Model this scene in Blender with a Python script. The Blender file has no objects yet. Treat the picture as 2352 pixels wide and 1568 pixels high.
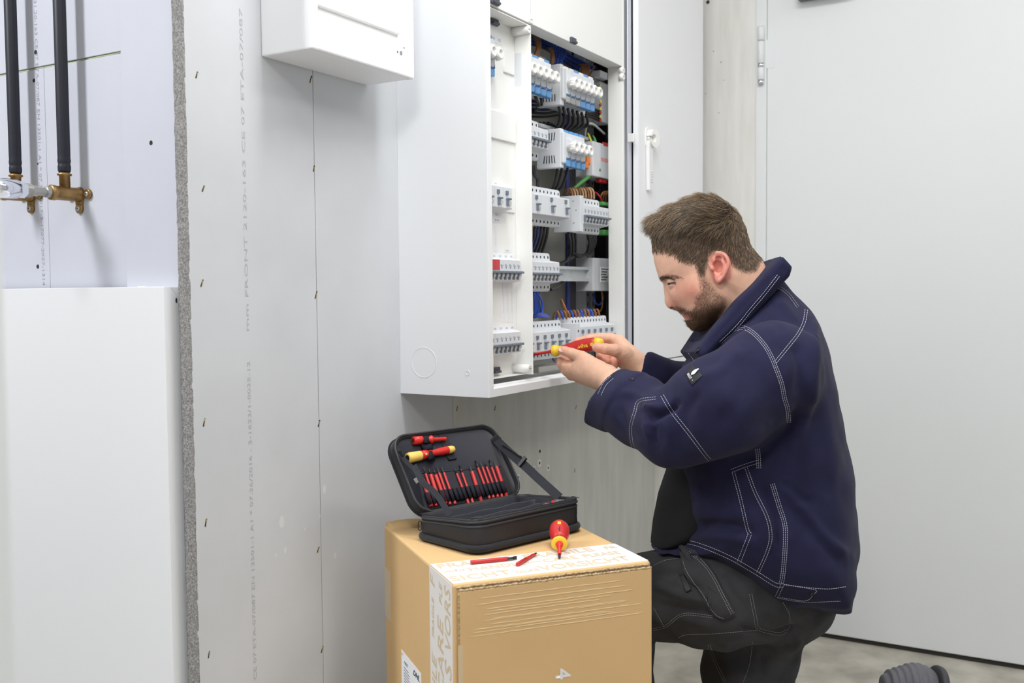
import bpy, bmesh, math, random
import numpy as np
from mathutils import Vector, Matrix
from mathutils.bvhtree import BVHTree
random.seed(7); np.random.seed(7)
scn = bpy.context.scene
COL = scn.collection
# ------------------------------------------------------------------ camera
FPX = 2298.2
YAW, PITCH, ROLL = [math.radians(a) for a in (30.191, 2.846, -0.4749)]
HC = 1.065
CF = np.array([math.cos(YAW)*math.cos(PITCH), math.sin(YAW)*math.cos(PITCH), -math.sin(PITCH)])
_r = np.array([math.sin(YAW), -math.cos(YAW), 0.0]); _u = np.cross(_r, CF)
CR = math.cos(ROLL)*_r + math.sin(ROLL)*_u
CU = -math.sin(ROLL)*_r + math.cos(ROLL)*_u
CO = np.array([0, 0, HC])
cam = bpy.data.cameras.new('camera'); camo = bpy.data.objects.new('camera', cam); COL.objects.link(camo)
cam.sensor_width = 36; cam.lens = FPX*36/2352; cam.clip_start = 0.05
camo.matrix_world = Matrix(((CR[0], CU[0], -CF[0], 0), (CR[1], CU[1], -CF[1], 0), (CR[2], CU[2], -CF[2], HC), (0, 0, 0, 1)))
cam.dof.use_dof = True; cam.dof.focus_distance = 1.92; cam.dof.aperture_fstop = 5.0
scn.camera = camo
# ------------------------------------------------------------------ world, lamps, exposure
wd = bpy.data.worlds.new('world'); scn.world = wd; wd.use_nodes = True
wd.node_tree.nodes['Background'].inputs[0].default_value = (0.93, 0.96, 1.0, 1)
wd.node_tree.nodes['Background'].inputs[1].default_value = 0.47
scn.view_settings.view_transform = 'Standard'; scn.view_settings.look = 'None'
scn.view_settings.exposure = -0.05; scn.view_settings.gamma = 1.0
scn.view_settings.use_curve_mapping = False
def area_lamp(name, loc, target, sx, sy, power, col=(1, 1, 1)):
    l = bpy.data.lights.new(name, 'AREA'); l.shape = 'RECTANGLE'; l.size = sx; l.size_y = sy
    l.energy = power; l.color = col
    o = bpy.data.objects.new(name, l); COL.objects.link(o); o.location = loc
    o.rotation_euler = (Vector(target)-Vector(loc)).to_track_quat('-Z', 'Y').to_euler()
    return o
area_lamp('ceiling_lamp', (1.36, 0.44, 2.66), (1.38, 0.54, 0), 0.22, 1.1, 24, (0.99, 0.995, 1.0))
area_lamp('wide_overhead_fill', (0.6, 0.1, 2.67), (0.75, 0.3, 0), 1.2, 1.2, 13, (1, 0.995, 0.985))  # added soft fill from above so level surfaces get more light
area_lamp('side_lamp', (-0.2, 0.1, 2.3), (1.6, 1.0, 0.8), 0.36, 0.36, 13, (1, 0.995, 0.98))
area_lamp('niche_lamp', (-0.2, 2.1, 2.5), (1.1, 1.5, 0.7), 0.25, 0.9, 37, (0.95, 0.965, 1.0))
area_lamp('rear_ceiling_lamp', (2.0, -1.0, 2.66), (2.2, -0.6, 0), 1.2, 0.3, 13, (1, 0.99, 0.98))
# ------------------------------------------------------------------ measuring helpers (metres)
def ray(x, y): return CF + CR*(x-1176)/FPX - CU*(y-784)/FPX
def onY(x, y, q): r = ray(x, y); return CO + r*(q/r[1])
def onX(x, y, q): r = ray(x, y); return CO + r*(q/r[0])
def onZ(x, y, q): r = ray(x, y); return CO + r*((q-HC)/r[2])
def at(x, y, d): return CO + ray(x, y)*d
def camc(x, y, d): return np.array([(x-1176)*d/FPX, -(y-784)*d/FPX, d])
def cam2w(P): P = np.asarray(P, float); return CO + P[..., 0:1]*CR + P[..., 1:2]*CU + P[..., 2:3]*CF
def w2px(P):
    P = np.asarray(P, float)-CO; z = P@CF
    return np.stack([1176+FPX*(P@CR)/z, 784-FPX*(P@CU)/z, z], -1)
# ------------------------------------------------------------------ materials
def s2l(c): return tuple((v/255/12.92 if v/255 <= .04045 else ((v/255+.055)/1.055)**2.4) for v in c)
MATS = {}
def mat(name, col, rough=.5, metal=0., spec=.5, noise=0., nscale=8., bump=0., bscale=200., col2=None, coat=0., sheen=0., attr=None, stretch=None, detail=4, trans=0., emit=None, sss=0.):
    m = bpy.data.materials.new(name); m.use_nodes = True; nt = m.node_tree; b = nt.nodes['Principled BSDF']
    c = s2l(col); b.inputs['Base Color'].default_value = (*c, 1); b.inputs['Roughness'].default_value = rough
    b.inputs['Metallic'].default_value = metal; b.inputs['Specular IOR Level'].default_value = spec
    b.inputs['Coat Weight'].default_value = coat; b.inputs['Sheen Weight'].default_value = sheen
    b.inputs['Transmission Weight'].default_value = trans
    if sss: b.inputs['Subsurface Weight'].default_value = sss; b.inputs['Subsurface Radius'].default_value = (.012, .004, .002); b.inputs['Subsurface Scale'].default_value = 1.0
    if emit: b.inputs['Emission Color'].default_value = (*s2l(emit[0]), 1); b.inputs['Emission Strength'].default_value = emit[1]
    src = None
    if attr:
        a = nt.nodes.new('ShaderNodeAttribute'); a.attribute_name = attr; src = a.outputs['Color']
    tc = nt.nodes.new('ShaderNodeTexCoord'); vec = tc.outputs['Object']
    if stretch:
        mp = nt.nodes.new('ShaderNodeMapping'); mp.inputs['Scale'].default_value = stretch; nt.links.new(vec, mp.inputs[0]); vec = mp.outputs[0]
    if noise or col2:
        n = nt.nodes.new('ShaderNodeTexNoise'); n.inputs['Scale'].default_value = nscale; n.inputs['Detail'].default_value = detail
        nt.links.new(vec, n.inputs['Vector'])
        rp = nt.nodes.new('ShaderNodeValToRGB')
        if col2: e0, e1 = (*c, 1), (*s2l(col2), 1)
        else: e0 = (*[v*(1-noise) for v in c], 1); e1 = (*[min(1, v*(1+noise)) for v in c], 1)
        rp.color_ramp.elements[0].position = .35; rp.color_ramp.elements[1].position = .65
        rp.color_ramp.elements[0].color = e0; rp.color_ramp.elements[1].color = e1
        nt.links.new(n.outputs['Fac'], rp.inputs[0])
        if src is None: src = rp.outputs[0]
        else:
            mx = nt.nodes.new('ShaderNodeMix'); mx.data_type = 'RGBA'; mx.blend_type = 'MULTIPLY'; mx.inputs[0].default_value = 1
            rp.color_ramp.elements[0].color = (1-noise, 1-noise, 1-noise, 1); rp.color_ramp.elements[1].color = (1+noise, 1+noise, 1+noise, 1)
            nt.links.new(src, mx.inputs[6]); nt.links.new(rp.outputs[0], mx.inputs[7]); src = mx.outputs[2]
    if src is not None: nt.links.new(src, b.inputs['Base Color'])
    if bump:
        n2 = nt.nodes.new('ShaderNodeTexNoise'); n2.inputs['Scale'].default_value = bscale; n2.inputs['Detail'].default_value = 5
        nt.links.new(vec, n2.inputs['Vector'])
        bp = nt.nodes.new('ShaderNodeBump'); bp.inputs['Strength'].default_value = bump; bp.inputs['Distance'].default_value = .002
        nt.links.new(n2.outputs['Fac'], bp.inputs['Height']); nt.links.new(bp.outputs[0], b.inputs['Normal'])
    MATS[name] = m; return m
mat('fibreboard', (206, 208, 211), .8, noise=.035, nscale=5, bump=.05, bscale=300, spec=.25)
mat('fibreboard_blue', (208, 210, 219), .8, noise=.02, nscale=4, bump=.05, bscale=300, spec=.25)
mat('scuff', (219, 219, 219), .85, spec=.2)
mat('board_core', (176, 174, 172), .95, bump=1., bscale=420, col2=(128, 125, 122), nscale=330, spec=.1)
mat('concrete_wall', (210, 210, 204), .85, col2=(200, 200, 193), nscale=5, stretch=(5, 5, .9), bump=.25, bscale=60, spec=.2, detail=8)
mat('concrete_pale', (240, 239, 235), .85, col2=(229, 227, 221), nscale=5, stretch=(4, 6, .8), bump=.2, bscale=60, spec=.2, detail=8)
mat('concrete_floor', (192, 187, 176), .6, col2=(158, 153, 143), nscale=9, bump=.2, bscale=90, spec=.35, detail=10)
mat('ceiling_paint', (235, 235, 232), .9)
mat('door_paint', (232, 235, 236), .45, spec=.4, noise=.01, nscale=2)
mat('frame_paint', (232, 235, 235), .5, spec=.4)
mat('powder_white', (244, 245, 246), .42, spec=.4, bump=.04, bscale=900)
mat('powder_white_matt', (238, 240, 243), .5, spec=.4)
mat('cream_plastic', (244, 244, 241), .45, spec=.4)
mat('white_plastic', (241, 241, 240), .35, spec=.45)
mat('porcelain', (243, 242, 238), .25, spec=.5)
mat('grey_device', (206, 208, 211), .5, spec=.4)
mat('light_device', (226, 229, 233), .42, spec=.4)
mat('toggle_grey', (112, 122, 136), .45)
mat('dark_slot', (38, 38, 42), .7)
mat('latch_grey', (72, 76, 86), .45)
mat('blue_clear', (92, 158, 218), .25, spec=.6)
mat('grey_clear', (168, 168, 166), .25, spec=.6)
mat('blue_plastic', (60, 120, 190), .35)
mat('red_label', (208, 62, 70), .5)
mat('paper_white', (240, 241, 244), .7, spec=.2)
mat('ink_grey', (150, 152, 158), .8, spec=.1)
mat('ink_dark', (62, 63, 70), .8, spec=.1)
mat('print_faint', (183, 183, 186), .85, spec=.1)
mat('print_blue_grey', (168, 170, 184), .85, spec=.1)
mat('zinc', (198, 201, 204), .4, .45, noise=.08, nscale=20, stretch=(1, 1, .3))
mat('steel', (205, 206, 210), .25, 1.)
mat('dark_steel', (58, 57, 60), .35, .9)
mat('aluminium', (205, 208, 216), .35, .7)
mat('chrome', (232, 234, 240), .08, 1.)
mat('brass', (160, 129, 84), .42, .8, noise=.16, nscale=60, bump=.15, bscale=200)
mat('brass_bright', (205, 178, 110), .25, 1.)
mat('pipe_insulation', (42, 42, 52), .45, spec=.4)
mat('plug_pale', (178, 176, 172), .4, .5, spec=.5, noise=.1, nscale=60)
mat('wire_black', (34, 34, 37), .45)
mat('wire_blue', (48, 90, 200), .4)
mat('wire_dark_blue', (36, 52, 120), .4)
mat('wire_brown', (156, 104, 62), .4)
mat('wire_brown_pale', (196, 156, 118), .4)
mat('wire_green', (88, 160, 84), .4)
mat('wire_yellow', (214, 214, 70), .4)
mat('wire_white', (206, 205, 202), .4)
mat('foam', (196, 204, 168), .9, bump=.5, bscale=400)
mat('wire_red', (196, 50, 52), .4)
mat('orange_plastic', (240, 132, 36), .4)
mat('inside_shade', (40, 38, 38), .8)  # shade inside the cabinet, put into a dark colour
mat('back_plate', (214, 212, 203), .6, noise=.04, nscale=3)
mat('kraft', (216, 180, 129), .8, noise=.02, nscale=9, bump=.08, bscale=160, spec=.2)
mat('kraft_edge', (212, 190, 152), .9, bump=.8, bscale=700, col2=(158, 128, 90), nscale=240)
mat('kraft_print', (214, 193, 158), .75, spec=.2)
mat('kraft_pale', (226, 196, 150), .7)
mat('tape_white', (236, 232, 228), .38, spec=.45)
mat('tape_clear', (214, 190, 152), .12, spec=.6)
mat('bag_fabric', (36, 36, 40), .8, bump=.35, bscale=900, spec=.25, sheen=.15)
mat('bag_leatherette', (40, 39, 41), .5, bump=.2, bscale=700, spec=.4)
mat('bag_lining', (48, 49, 57), .85, bump=.3, bscale=1100, spec=.2, sheen=.2)
mat('elastic', (38, 38, 46), .8, bump=.3, bscale=900, spec=.2)
mat('webbing', (48, 49, 55), .7, bump=.7, bscale=1300, spec=.3)
mat('buckle_black', (24, 24, 26), .3)
mat('piping_black', (52, 52, 55), .45)
mat('red_plastic', (196, 50, 50), .38, spec=.45)
mat('red_bright', (214, 48, 42), .35, spec=.45)
mat('yellow_plastic', (246, 206, 58), .38, spec=.45)
mat('yellow_soft', (250, 208, 108), .4, spec=.45)
mat('bit_tip', (66, 66, 68), .4, .6)
mat('bit_mark', (236, 170, 166), .5)
mat('skin', (226, 178, 152), .48, attr='tint', noise=.04, nscale=90, bump=.12, bscale=700, spec=.35, sss=.12)
mat('nail', (238, 196, 182), .28, spec=.5)
mat('eye_white', (182, 172, 166), .2, spec=.6)
mat('eye_iris', (58, 56, 50), .1, spec=.8)
mat('hair', (80, 66, 50), .42, attr='tint', spec=.5)
mat('navy_cloth', (33, 33, 60), .85, noise=.10, nscale=30, bump=.25, bscale=1100, spec=.15, sheen=.06)
mat('shirt_black', (14, 14, 17), .9)
mat('trouser_cloth', (58, 58, 60), .88, noise=.14, nscale=22, bump=.3, bscale=900, spec=.15, sheen=.05)
mat('thread_white', (196, 196, 208), .8)
mat('thread_grey', (158, 157, 154), .8)
mat('shoe_grey', (98, 98, 104), .7, noise=.1, nscale=40, bump=.3, bscale=300)
mat('shoe_sole', (62, 62, 66), .7)
mat('patch_black', (26, 27, 31), .6)
mat('patch_white', (205, 207, 212), .6)
mat('door_gap_shade', (50, 48, 44), .9)  # shade of the door gaps, put into a dark colour
mat('led_green', (40, 110, 50), .5)
mat('led_amber', (255, 170, 40), .4, emit=((255, 170, 40), 4))
mat('hole_dark', (52, 51, 50), .95)
mat('closer_grey', (110, 112, 112), .5)
# ------------------------------------------------------------------ mesh building
class MB:
    def __init__(s): s.v = []; s.f = []; s.sm = []
    def add(s, vs, fs, smooth=False):
        o = len(s.v); s.v += [tuple(map(float, p)) for p in vs]; s.f += [tuple(i+o for i in f) for f in fs]; s.sm += [smooth]*len(fs); return s
    def box(s, x0, x1, y0, y1, z0, z1, b=0.0, M=None):
        x0, x1 = min(x0, x1), max(x0, x1); y0, y1 = min(y0, y1), max(y0, y1); z0, z1 = min(z0, z1), max(z0, z1)
        b = min(b, (x1-x0)*.45, (y1-y0)*.45, (z1-z0)*.45)
        if b <= 0:
            vs = [(x, y, z) for x in (x0, x1) for y in (y0, y1) for z in (z0, z1)]
            fs = [(0, 1, 3, 2), (4, 6, 7, 5), (0, 4, 5, 1), (2, 3, 7, 6), (0, 2, 6, 4), (1, 5, 7, 3)]
        else:
            bm = bmesh.new(); bmesh.ops.create_cube(bm, size=1)
            for v in bm.verts: v.co = ((x0+x1)/2+v.co.x*(x1-x0), (y0+y1)/2+v.co.y*(y1-y0), (z0+z1)/2+v.co.z*(z1-z0))
            bmesh.ops.bevel(bm, geom=bm.edges[:], offset=b, segments=2, affect='EDGES', profile=.5)
            bm.verts.index_update(); vs = [tuple(v.co) for v in bm.verts]; fs = [tuple(v.index for v in f.verts) for f in bm.faces]; bm.free()
        if M is not None: vs = [tuple(M @ Vector(p)) for p in vs]
        return s.add(vs, fs)
    def tube(s, pts, r, n=8, caps=True, flat=1.0, closed=False, up=None):
        P = [np.array(p, float) for p in pts]; m = len(P); R_ = r if hasattr(r, '__len__') else [r]*m
        T = []
        for i in range(m):
            a = P[(i-1) % m] if (closed or i > 0) else P[0]; b = P[(i+1) % m] if (closed or i < m-1) else P[-1]
            t = b-a; T.append(t/(np.linalg.norm(t)+1e-12))
        ref = np.array(up, float) if up is not None else (np.array([0, 0, 1.]) if abs(T[0][2]) < .9 else np.array([1., 0, 0]))
        nrm = ref-T[0]*(ref@T[0]); nrm /= np.linalg.norm(nrm); vs = []
        for i in range(m):
            nrm = nrm-T[i]*(nrm@T[i]); nrm /= (np.linalg.norm(nrm)+1e-12); bn = np.cross(T[i], nrm)
            for k in range(n):
                a = 2*math.pi*k/n; vs.append(P[i]+R_[i]*(math.cos(a)*nrm*flat+math.sin(a)*bn))
        fs = []
        for i in range(m if closed else m-1):
            j = (i+1) % m
            for k in range(n): fs.append((i*n+k, i*n+(k+1) % n, j*n+(k+1) % n, j*n+k))
        s.add(vs, fs, n > 4)
        if caps and not closed: o = len(s.v)-len(vs); s.f += [tuple(o+k for k in range(n))[::-1], tuple(o+(m-1)*n+k for k in range(n))]; s.sm += [False, False]
        return s
    def lathe(s, prof, M, n=20, caps=True, smooth=True):
        vs = []; m = len(prof)
        for (h, r) in prof:
            for k in range(n):
                a = 2*math.pi*k/n; vs.append(tuple(M @ Vector((r*math.cos(a), r*math.sin(a), h))))
        fs = [(i*n+k, i*n+(k+1) % n, (i+1)*n+(k+1) % n, (i+1)*n+k) for i in range(m-1) for k in range(n)]
        s.add(vs, fs, smooth)
        if caps: o = len(s.v)-len(vs); s.f += [tuple(o+k for k in range(n))[::-1], tuple(o+(m-1)*n+k for k in range(n))]; s.sm += [False, False]
        return s
    def prism(s, poly, M, h0, h1, smooth=False):
        n = len(poly); vs = [tuple(M @ Vector((x, y, h))) for h in (h0, h1) for (x, y) in poly]
        fs = [tuple(range(n))[::-1], tuple(range(n, 2*n))]+[(i, (i+1) % n, n+(i+1) % n, n+i) for i in range(n)]
        return s.add(vs, fs, smooth)
    def sphere(s, c, r, M=None, n=12, m=8):
        vs = []; fs = []
        rr = r if hasattr(r, '__len__') else (r, r, r)
        for i in range(m+1):
            t = math.pi*i/m
            for k in range(n):
                a = 2*math.pi*k/n; p = Vector((rr[0]*math.sin(t)*math.cos(a), rr[1]*math.sin(t)*math.sin(a), rr[2]*math.cos(t)))
                if M is not None: p = M @ p
                vs.append((p[0]+c[0], p[1]+c[1], p[2]+c[2]))
        for i in range(m):
            for k in range(n): fs.append((i*n+k, (i+1)*n+k, (i+1)*n+(k+1) % n, i*n+(k+1) % n))
        return s.add(vs, fs, True)
    def mesh(s, name, m):
        me = bpy.data.meshes.new(name); me.from_pydata(s.v, [], s.f); me.polygons.foreach_set('use_smooth', s.sm)
        me.validate(); me.materials.append(MATS[m] if isinstance(m, str) else m); me.update()
        bm = bmesh.new(); bm.from_mesh(me); bmesh.ops.recalc_face_normals(bm, faces=bm.faces[:]); bm.to_mesh(me); bm.free()
        return me
    def build(s, name, m, parent=None, loc=None, local=False):
        return link(name, s.mesh(name, m), parent, loc, local)
def link(name, me, parent=None, loc=None, local=False):
    """geometry is in world coordinates unless loc moves it or local keeps it in the parent's frame"""
    o = bpy.data.objects.new(name, me); COL.objects.link(o)
    if parent is not None:
        o.parent = parent
        if not local: o.matrix_parent_inverse = parent.matrix_basis.inverted()
    if loc is not None: o.location = loc
    return o
def tag(o, label=None, cat=None, group=None, kind=None):
    if label: o['label'] = label
    if cat: o['category'] = cat
    if group: o['group'] = group
    if kind: o['kind'] = kind
    return o
def empty(name, loc=(0, 0, 0)):
    o = bpy.data.objects.new(name, None); COL.objects.link(o); o.location = loc; o.empty_display_size = .05; return o
def frame(o, x, z):
    """matrix with origin o, local z along z, local x near x"""
    z = Vector(z).normalized(); x = Vector(x); x = (x-z*x.dot(z)).normalized(); y = z.cross(x)
    return Matrix(((x[0], y[0], z[0], o[0]), (x[1], y[1], z[1], o[1]), (x[2], y[2], z[2], o[2]), (0, 0, 0, 1)))
def bez(pts, n=8):
    """Catmull-Rom through points"""
    P = [np.array(p, float) for p in pts]; P = [2*P[0]-P[1]]+P+[2*P[-1]-P[-2]]; out = []
    for i in range(1, len(P)-2):
        for k in range(n):
            t = k/n; out.append(.5*((2*P[i])+(-P[i-1]+P[i+1])*t+(2*P[i-1]-5*P[i]+4*P[i+1]-P[i+2])*t*t+(-P[i-1]+3*P[i]-3*P[i+1]+P[i+2])*t**3))
    out.append(P[-2]); return out
def rrect(w, h, r, n=5):
    out = []
    for cx, cy, a0 in ((w/2-r, h/2-r, 0), (-w/2+r, h/2-r, 90), (-w/2+r, -h/2+r, 180), (w/2-r, -h/2+r, 270)):
        for k in range(n+1):
            a = math.radians(a0+90*k/n); out.append((cx+r*math.cos(a), cy+r*math.sin(a)))
    return out
def text(name, s, M, size, m, parent, bold=0.0, sx=1.0, depth=.0002, align='CENTER', shear=0.0):
    cu = bpy.data.curves.new('t', 'FONT'); cu.body = s; cu.size = 1; cu.align_x = align; cu.align_y = 'CENTER'; cu.offset = bold; cu.shear = shear; cu.resolution_u = 2
    to = bpy.data.objects.new('t', cu); COL.objects.link(to)
    dg = bpy.context.evaluated_depsgraph_get(); me = bpy.data.meshes.new_from_object(to.evaluated_get(dg)); bpy.data.objects.remove(to)
    for v in me.vertices: v.co = M @ Vector((v.co.x*size*sx, v.co.y*size, depth))
    me.materials.clear(); me.materials.append(MATS[m]); me.name = name
    return link(name, me, parent)
# ------------------------------------------------------------------ the room
PW = 1.25                                            # main wall plane
XB = float(onY(428, 400, PW)[0]); XR = float(onY(1504, 1080, PW)[0])
J1 = float(onY(727, 640, PW)[0]); J2 = float(onY(1040, 930, PW)[0])
def st(mb, name, m, parent=None):
    o = mb.build(name, m, parent)
    if parent is None: o['kind'] = 'structure'
    return o
st(MB().box(-3, XR+.3, -3.2, 4.6, -.12, 0), 'floor', 'concrete_floor')
st(MB().box(-3, XR+.3, -3.2, 4.6, 2.7, 2.85), 'ceiling', 'ceiling_paint')
wb = st(MB().box(XB+.03, XR+.15, PW+.0236, PW+.16, 0, 2.7), 'wall_back', 'concrete_wall')
def board(x0, x1, nm='wall_board'):
    return MB().box(x0, x1, PW, PW+.0225, .008, 2.7, .0006).build(nm, 'fibreboard', wb)
board(XB, J1-.0008); board(J1+.0008, J2-.0015)
MB().box(J2+.0015, XR, PW, PW+.0235, 0, 2.7).build('concrete_face', 'concrete_wall', wb)
MB().box(J2-.0012, J2+.0012, PW+.0004, PW+.02, 0, 2.7).build('joint_filler', 'foam', wb)
# rough sawn edge of the first board
ed = MB(); n = 260; zs = np.linspace(.01, 2.69, n); rng = np.random.RandomState(3)
prof = []
for z in zs:
    j = rng.normal(0, .0007); prof.append([(XB-.0012+abs(rng.normal(0, .0004)), PW-.0006+rng.normal(0, .0003), z), (XB-.0018+rng.normal(0, .0004), PW+.011, z), (XB-.0012+abs(rng.normal(0, .0004)), PW+.0232+j, z), (XB+.004, PW+.0236, z), (XB+.004, PW+.0002, z)])
vs = [p for r in prof for p in r]; fs = [(i*5+k, i*5+(k+1) % 5, i*5+5+(k+1) % 5, i*5+5+k) for i in range(n-1) for k in range(5)]
ed.add(vs, fs).build('sawn_edge', 'board_core', wb)
# staples driven into the boards
def staple(px, py, parent, l=.0135, tilt=.3, nm='staple'):
    c = onY(px, py, PW-.0002); u = np.array([math.sin(tilt), 0, math.cos(tilt)]); w = np.array([math.cos(tilt), 0, -math.sin(tilt)])
    m = MB(); e = .0017
    sh = [c+u*l*.5+w*e, c+u*l*.5-w*e*.6, c-u*l*.5-w*e, c-u*l*.5+w*e*.5]
    M_ = MB(); M_.add([tuple(p+np.array([0, -.0002, 0])) for p in sh]+[tuple(p+np.array([0, .003, 0])) for p in sh], [(0, 1, 2, 3), (7, 6, 5, 4), (0, 4, 5, 1), (1, 5, 6, 2), (2, 6, 7, 3), (3, 7, 4, 0)])
    o = M_.build(nm, 'hole_dark', parent)
    MB().tube([c+u*l*.42+np.array([0, -.0006, 0]), c-u*l*.38+np.array([0, -.0006, 0])], .00055, 5).build('staple_wire', 'brass_bright', o)
for px, py in ((452, 172), (467, 433), (464, 650), (469, 970), (473, 1200), (480, 1503), (714, 182), (721, 387), (726, 677), (733, 972), (731, 1262), (740, 1491), (1050, 938), (1137, 937), (1323, 935), (1320, 1080)):
    staple(px, py, wb, tilt=random.uniform(.2, .5), l=random.uniform(.011, .0155) if px < 1100 else .012)
def disc(c, n_, r, m, parent, nm='drill_hole', rx=1.0, h=.0004):
    n_ = Vector(n_); M = frame(c, (0, 0, 1), n_); k = 12
    poly = [(r*math.cos(2*math.pi*i/k)*(1+.15*math.sin(3*i)), r*rx*math.sin(2*math.pi*i/k)) for i in range(k)]
    return MB().prism(poly, M, -.001, h).build(nm, m, parent)
for px, py, r in ((1240, 1036, .003), (1239, 1063, .0065), (1259, 1074, .0055), (1227, 1076, .0045), (1191, 1095, .0045)):
    o = disc(onY(px, py, PW), (0, -1, 0), r*1.5, 'concrete_pale' if r > .004 else 'hole_dark', wb, 'drill_hole')
    if r > .004: disc(onY(px, py, PW), (0, -1, 0), r*.62, 'hole_dark', wb, 'drill_hole', h=.0008)
for px, py, r in ((647, 1198, .011), (745, 1123, .008), (655, 1263, .006), (770, 1276, .006), (735, 1185, .003), (700, 1215, .003), (633, 1275, .004)):
    disc(onY(px, py, PW), (0, -1, 0), r, 'scuff', wb, 'scuff_mark', rx=.6, h=.0001)
# faint printing on the boards (rotated, reads upwards)
def vtext(s, px, y0, y1, q, m, parent, up=True, plane='Y', sz=.0105):
    a = (onY if plane == 'Y' else onX)(px, y0, q); b = (onY if plane == 'Y' else onX)(px+(y1-y0)*.021, y1, q); L = abs(a[2]-b[2]); c = (a+b)/2; c[0] = a[0]; c[1] = a[1]
    nrm = (0, -1, 0) if plane == 'Y' else (-1, 0, 0)
    M = frame(c, (0, 0, 1 if up else -1), nrm)
    o = text('board_printing', s, M, sz, m, parent, depth=.0003)
    w = max(v.co.z for v in o.data.vertices)-min(v.co.z for v in o.data.vertices); k = L/w
    for v in o.data.vertices: v.co.z = c[2]+(v.co.z-c[2])*k
    return o
vtext('mm FRONT 2120-163 CE 07 ETA-07/087', 553, 20, 760, PW, 'print_faint', wb)
vtext('CE 07 ETA-07/087 EN 13501-1 A1 * 07.36/2016 - 3-1623/1-0035-12', 571, 830, 1560, PW, 'print_faint', wb)
# side wall of the niche on the left: front strip, upper and lower boards with an open joint
XS, XP = XB+.010, XB+.0225
qS = float(onX(277, 122, XS)[1]); zJ = float(onX(160, 142, XP)[2]); qJ = float(onX(108, 400, XP)[1])
wn = st(MB().box(XP+.014, XP+.2, PW+.165, 4.5, 0, 2.7), 'wall_niche', 'concrete_wall')
MB().box(XS, XS+.03, PW+.0235, qS, 0, 2.7, .0005).build('niche_board', 'fibreboard_blue', wn)
MB().box(XP, XP+.0135, qS+.0005, 4.4, zJ+.0022, 2.7, .0006).build('niche_board', 'fibreboard_blue', wn)
MB().box(XP, XP+.0135, qS+.0005, qJ-.0004, 0, zJ-.0022, .0006).build('niche_board', 'fibreboard_blue', wn)
MB().box(XP, XP+.0135, qJ+.0004, 4.4, 0, zJ-.0022, .0006).build('niche_board', 'fibreboard_blue', wn)
jf = MB(); ys = np.linspace(qS+.001, 4.3, 120)
jf.tube([(XP+.0045+rng.normal(0, .0006), y, zJ+rng.normal(0, .0005)) for y in ys], .0022, 5).build('joint_foam', 'foam', wn)
for px, py, r in ((82, 120, .004), (78, 185, .0035), (87, 612, .0038), (87, 376, .0016)):
    disc(onX(px, py, XP), (-1, 0, 0), r, 'hole_dark', wn, 'drill_hole')
disc(onX(347, 328, XS), (-1, 0, 0), .0038, 'hole_dark', wn, 'drill_hole')
vtext('31.20-163 CE 07 ETA-07/087 EN 13501-1 A1 * 07.36-2017-3-17077-2027-1314', 80, 0, 655, XP, 'print_blue_grey', wn, up=False, plane='X')
# near wall edge at the left border of the view
e0 = at(17, 784, .62)
wl = st(MB().box(e0[0]-.9, e0[0], e0[1], e0[1]+.12, 0, 2.7, .004), 'wall_left', 'frame_paint')
# right wall with door
qF, qL = float(onX(1736, 300, XR)[1]), float(onX(1762, 300, XR)[1])
wr = st(MB().box(XR, XR+.15, qF, PW+.16, 0, 2.7), 'wall_right', 'concrete_pale')
MB().box(XR+.06, XR+.15, -3.2, qF, 0, 2.7).build('dark_gap_box', 'door_gap_shade', wr)  # dark box behind the leaf, coloured as the shade in the door gaps
for px, py, r in ((1626, 5, .006), (1639, 118, .0015), (1656, 143, .0016), (1662, 184, .0013), (1621, 215, .0014), (1651, 259, .0014)):
    disc(onX(px, py, XR), (-1, 0, 0), r, 'hole_dark', wr, 'air_hole')
fr = MB().box(XR-.006, XR+.06, qL+.001, qF, 0, 2.7, .003); tr = st(fr, 'trim_1', 'frame_paint')
dr = st(MB().box(XR-.004, XR+.045, -.62, qL+.0004, .014, 2.62, .003), 'door_1', 'door_paint')
fr2 = MB().box(XR-.006, XR+.06, -3.2, -.625, 0, 2.7, .003); st(fr2, 'trim_2', 'frame_paint')
MB().box(XR+.001, XR+.04, -.6, qL-.01, .001, .016).build('gap_shade_strip', 'door_gap_shade', dr)  # dark strip painting the shade in the gap under the door
# hinge
hc = onX(1748, 125, XR-.012); hx, hy = XR-.013, hc[1]
zz = lambda y: float(onX(1748, y, XR-.012)[2])
def hcyl(y0, y1, r, m, nm, par):
    M = Matrix.Translation((hx, hy, 0)); z0, z1 = zz(y1), zz(y0); e = .0015
    return MB().lathe([(z0, r-e), (z0+e, r), (z1-e, r), (z1, r-e)], M, 20).build(nm, m, par)
hk = hcyl(95, 146, .0105, 'frame_paint', 'hinge', dr)
hcyl(62, 93.5, .0105, 'frame_paint', 'hinge_knuckle', hk); hcyl(155, 184, .0105, 'frame_paint', 'hinge_knuckle', hk)
hcyl(147, 154, .0108, 'chrome', 'hinge_ring', hk); hcyl(185, 193, .0098, 'chrome', 'hinge_cap', hk); hcyl(60.5, 62, .009, 'frame_paint', 'hinge_cap', hk)
MB().prism(rrect(.028, abs(zz(92)-zz(158)), .006), frame((XR-.004, onX(1770, 125, XR)[1], (zz(92)+zz(158))/2), (0, 1, 0), (-1, 0, 0)), 0, .0012).build('hinge_plate', 'door_paint', hk)
for yy in (117, 123): disc((hx-.0098, hy, zz(yy)), (-1, -.3, 0), .0014, 'hole_dark', hk, 'set_screw')
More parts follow.
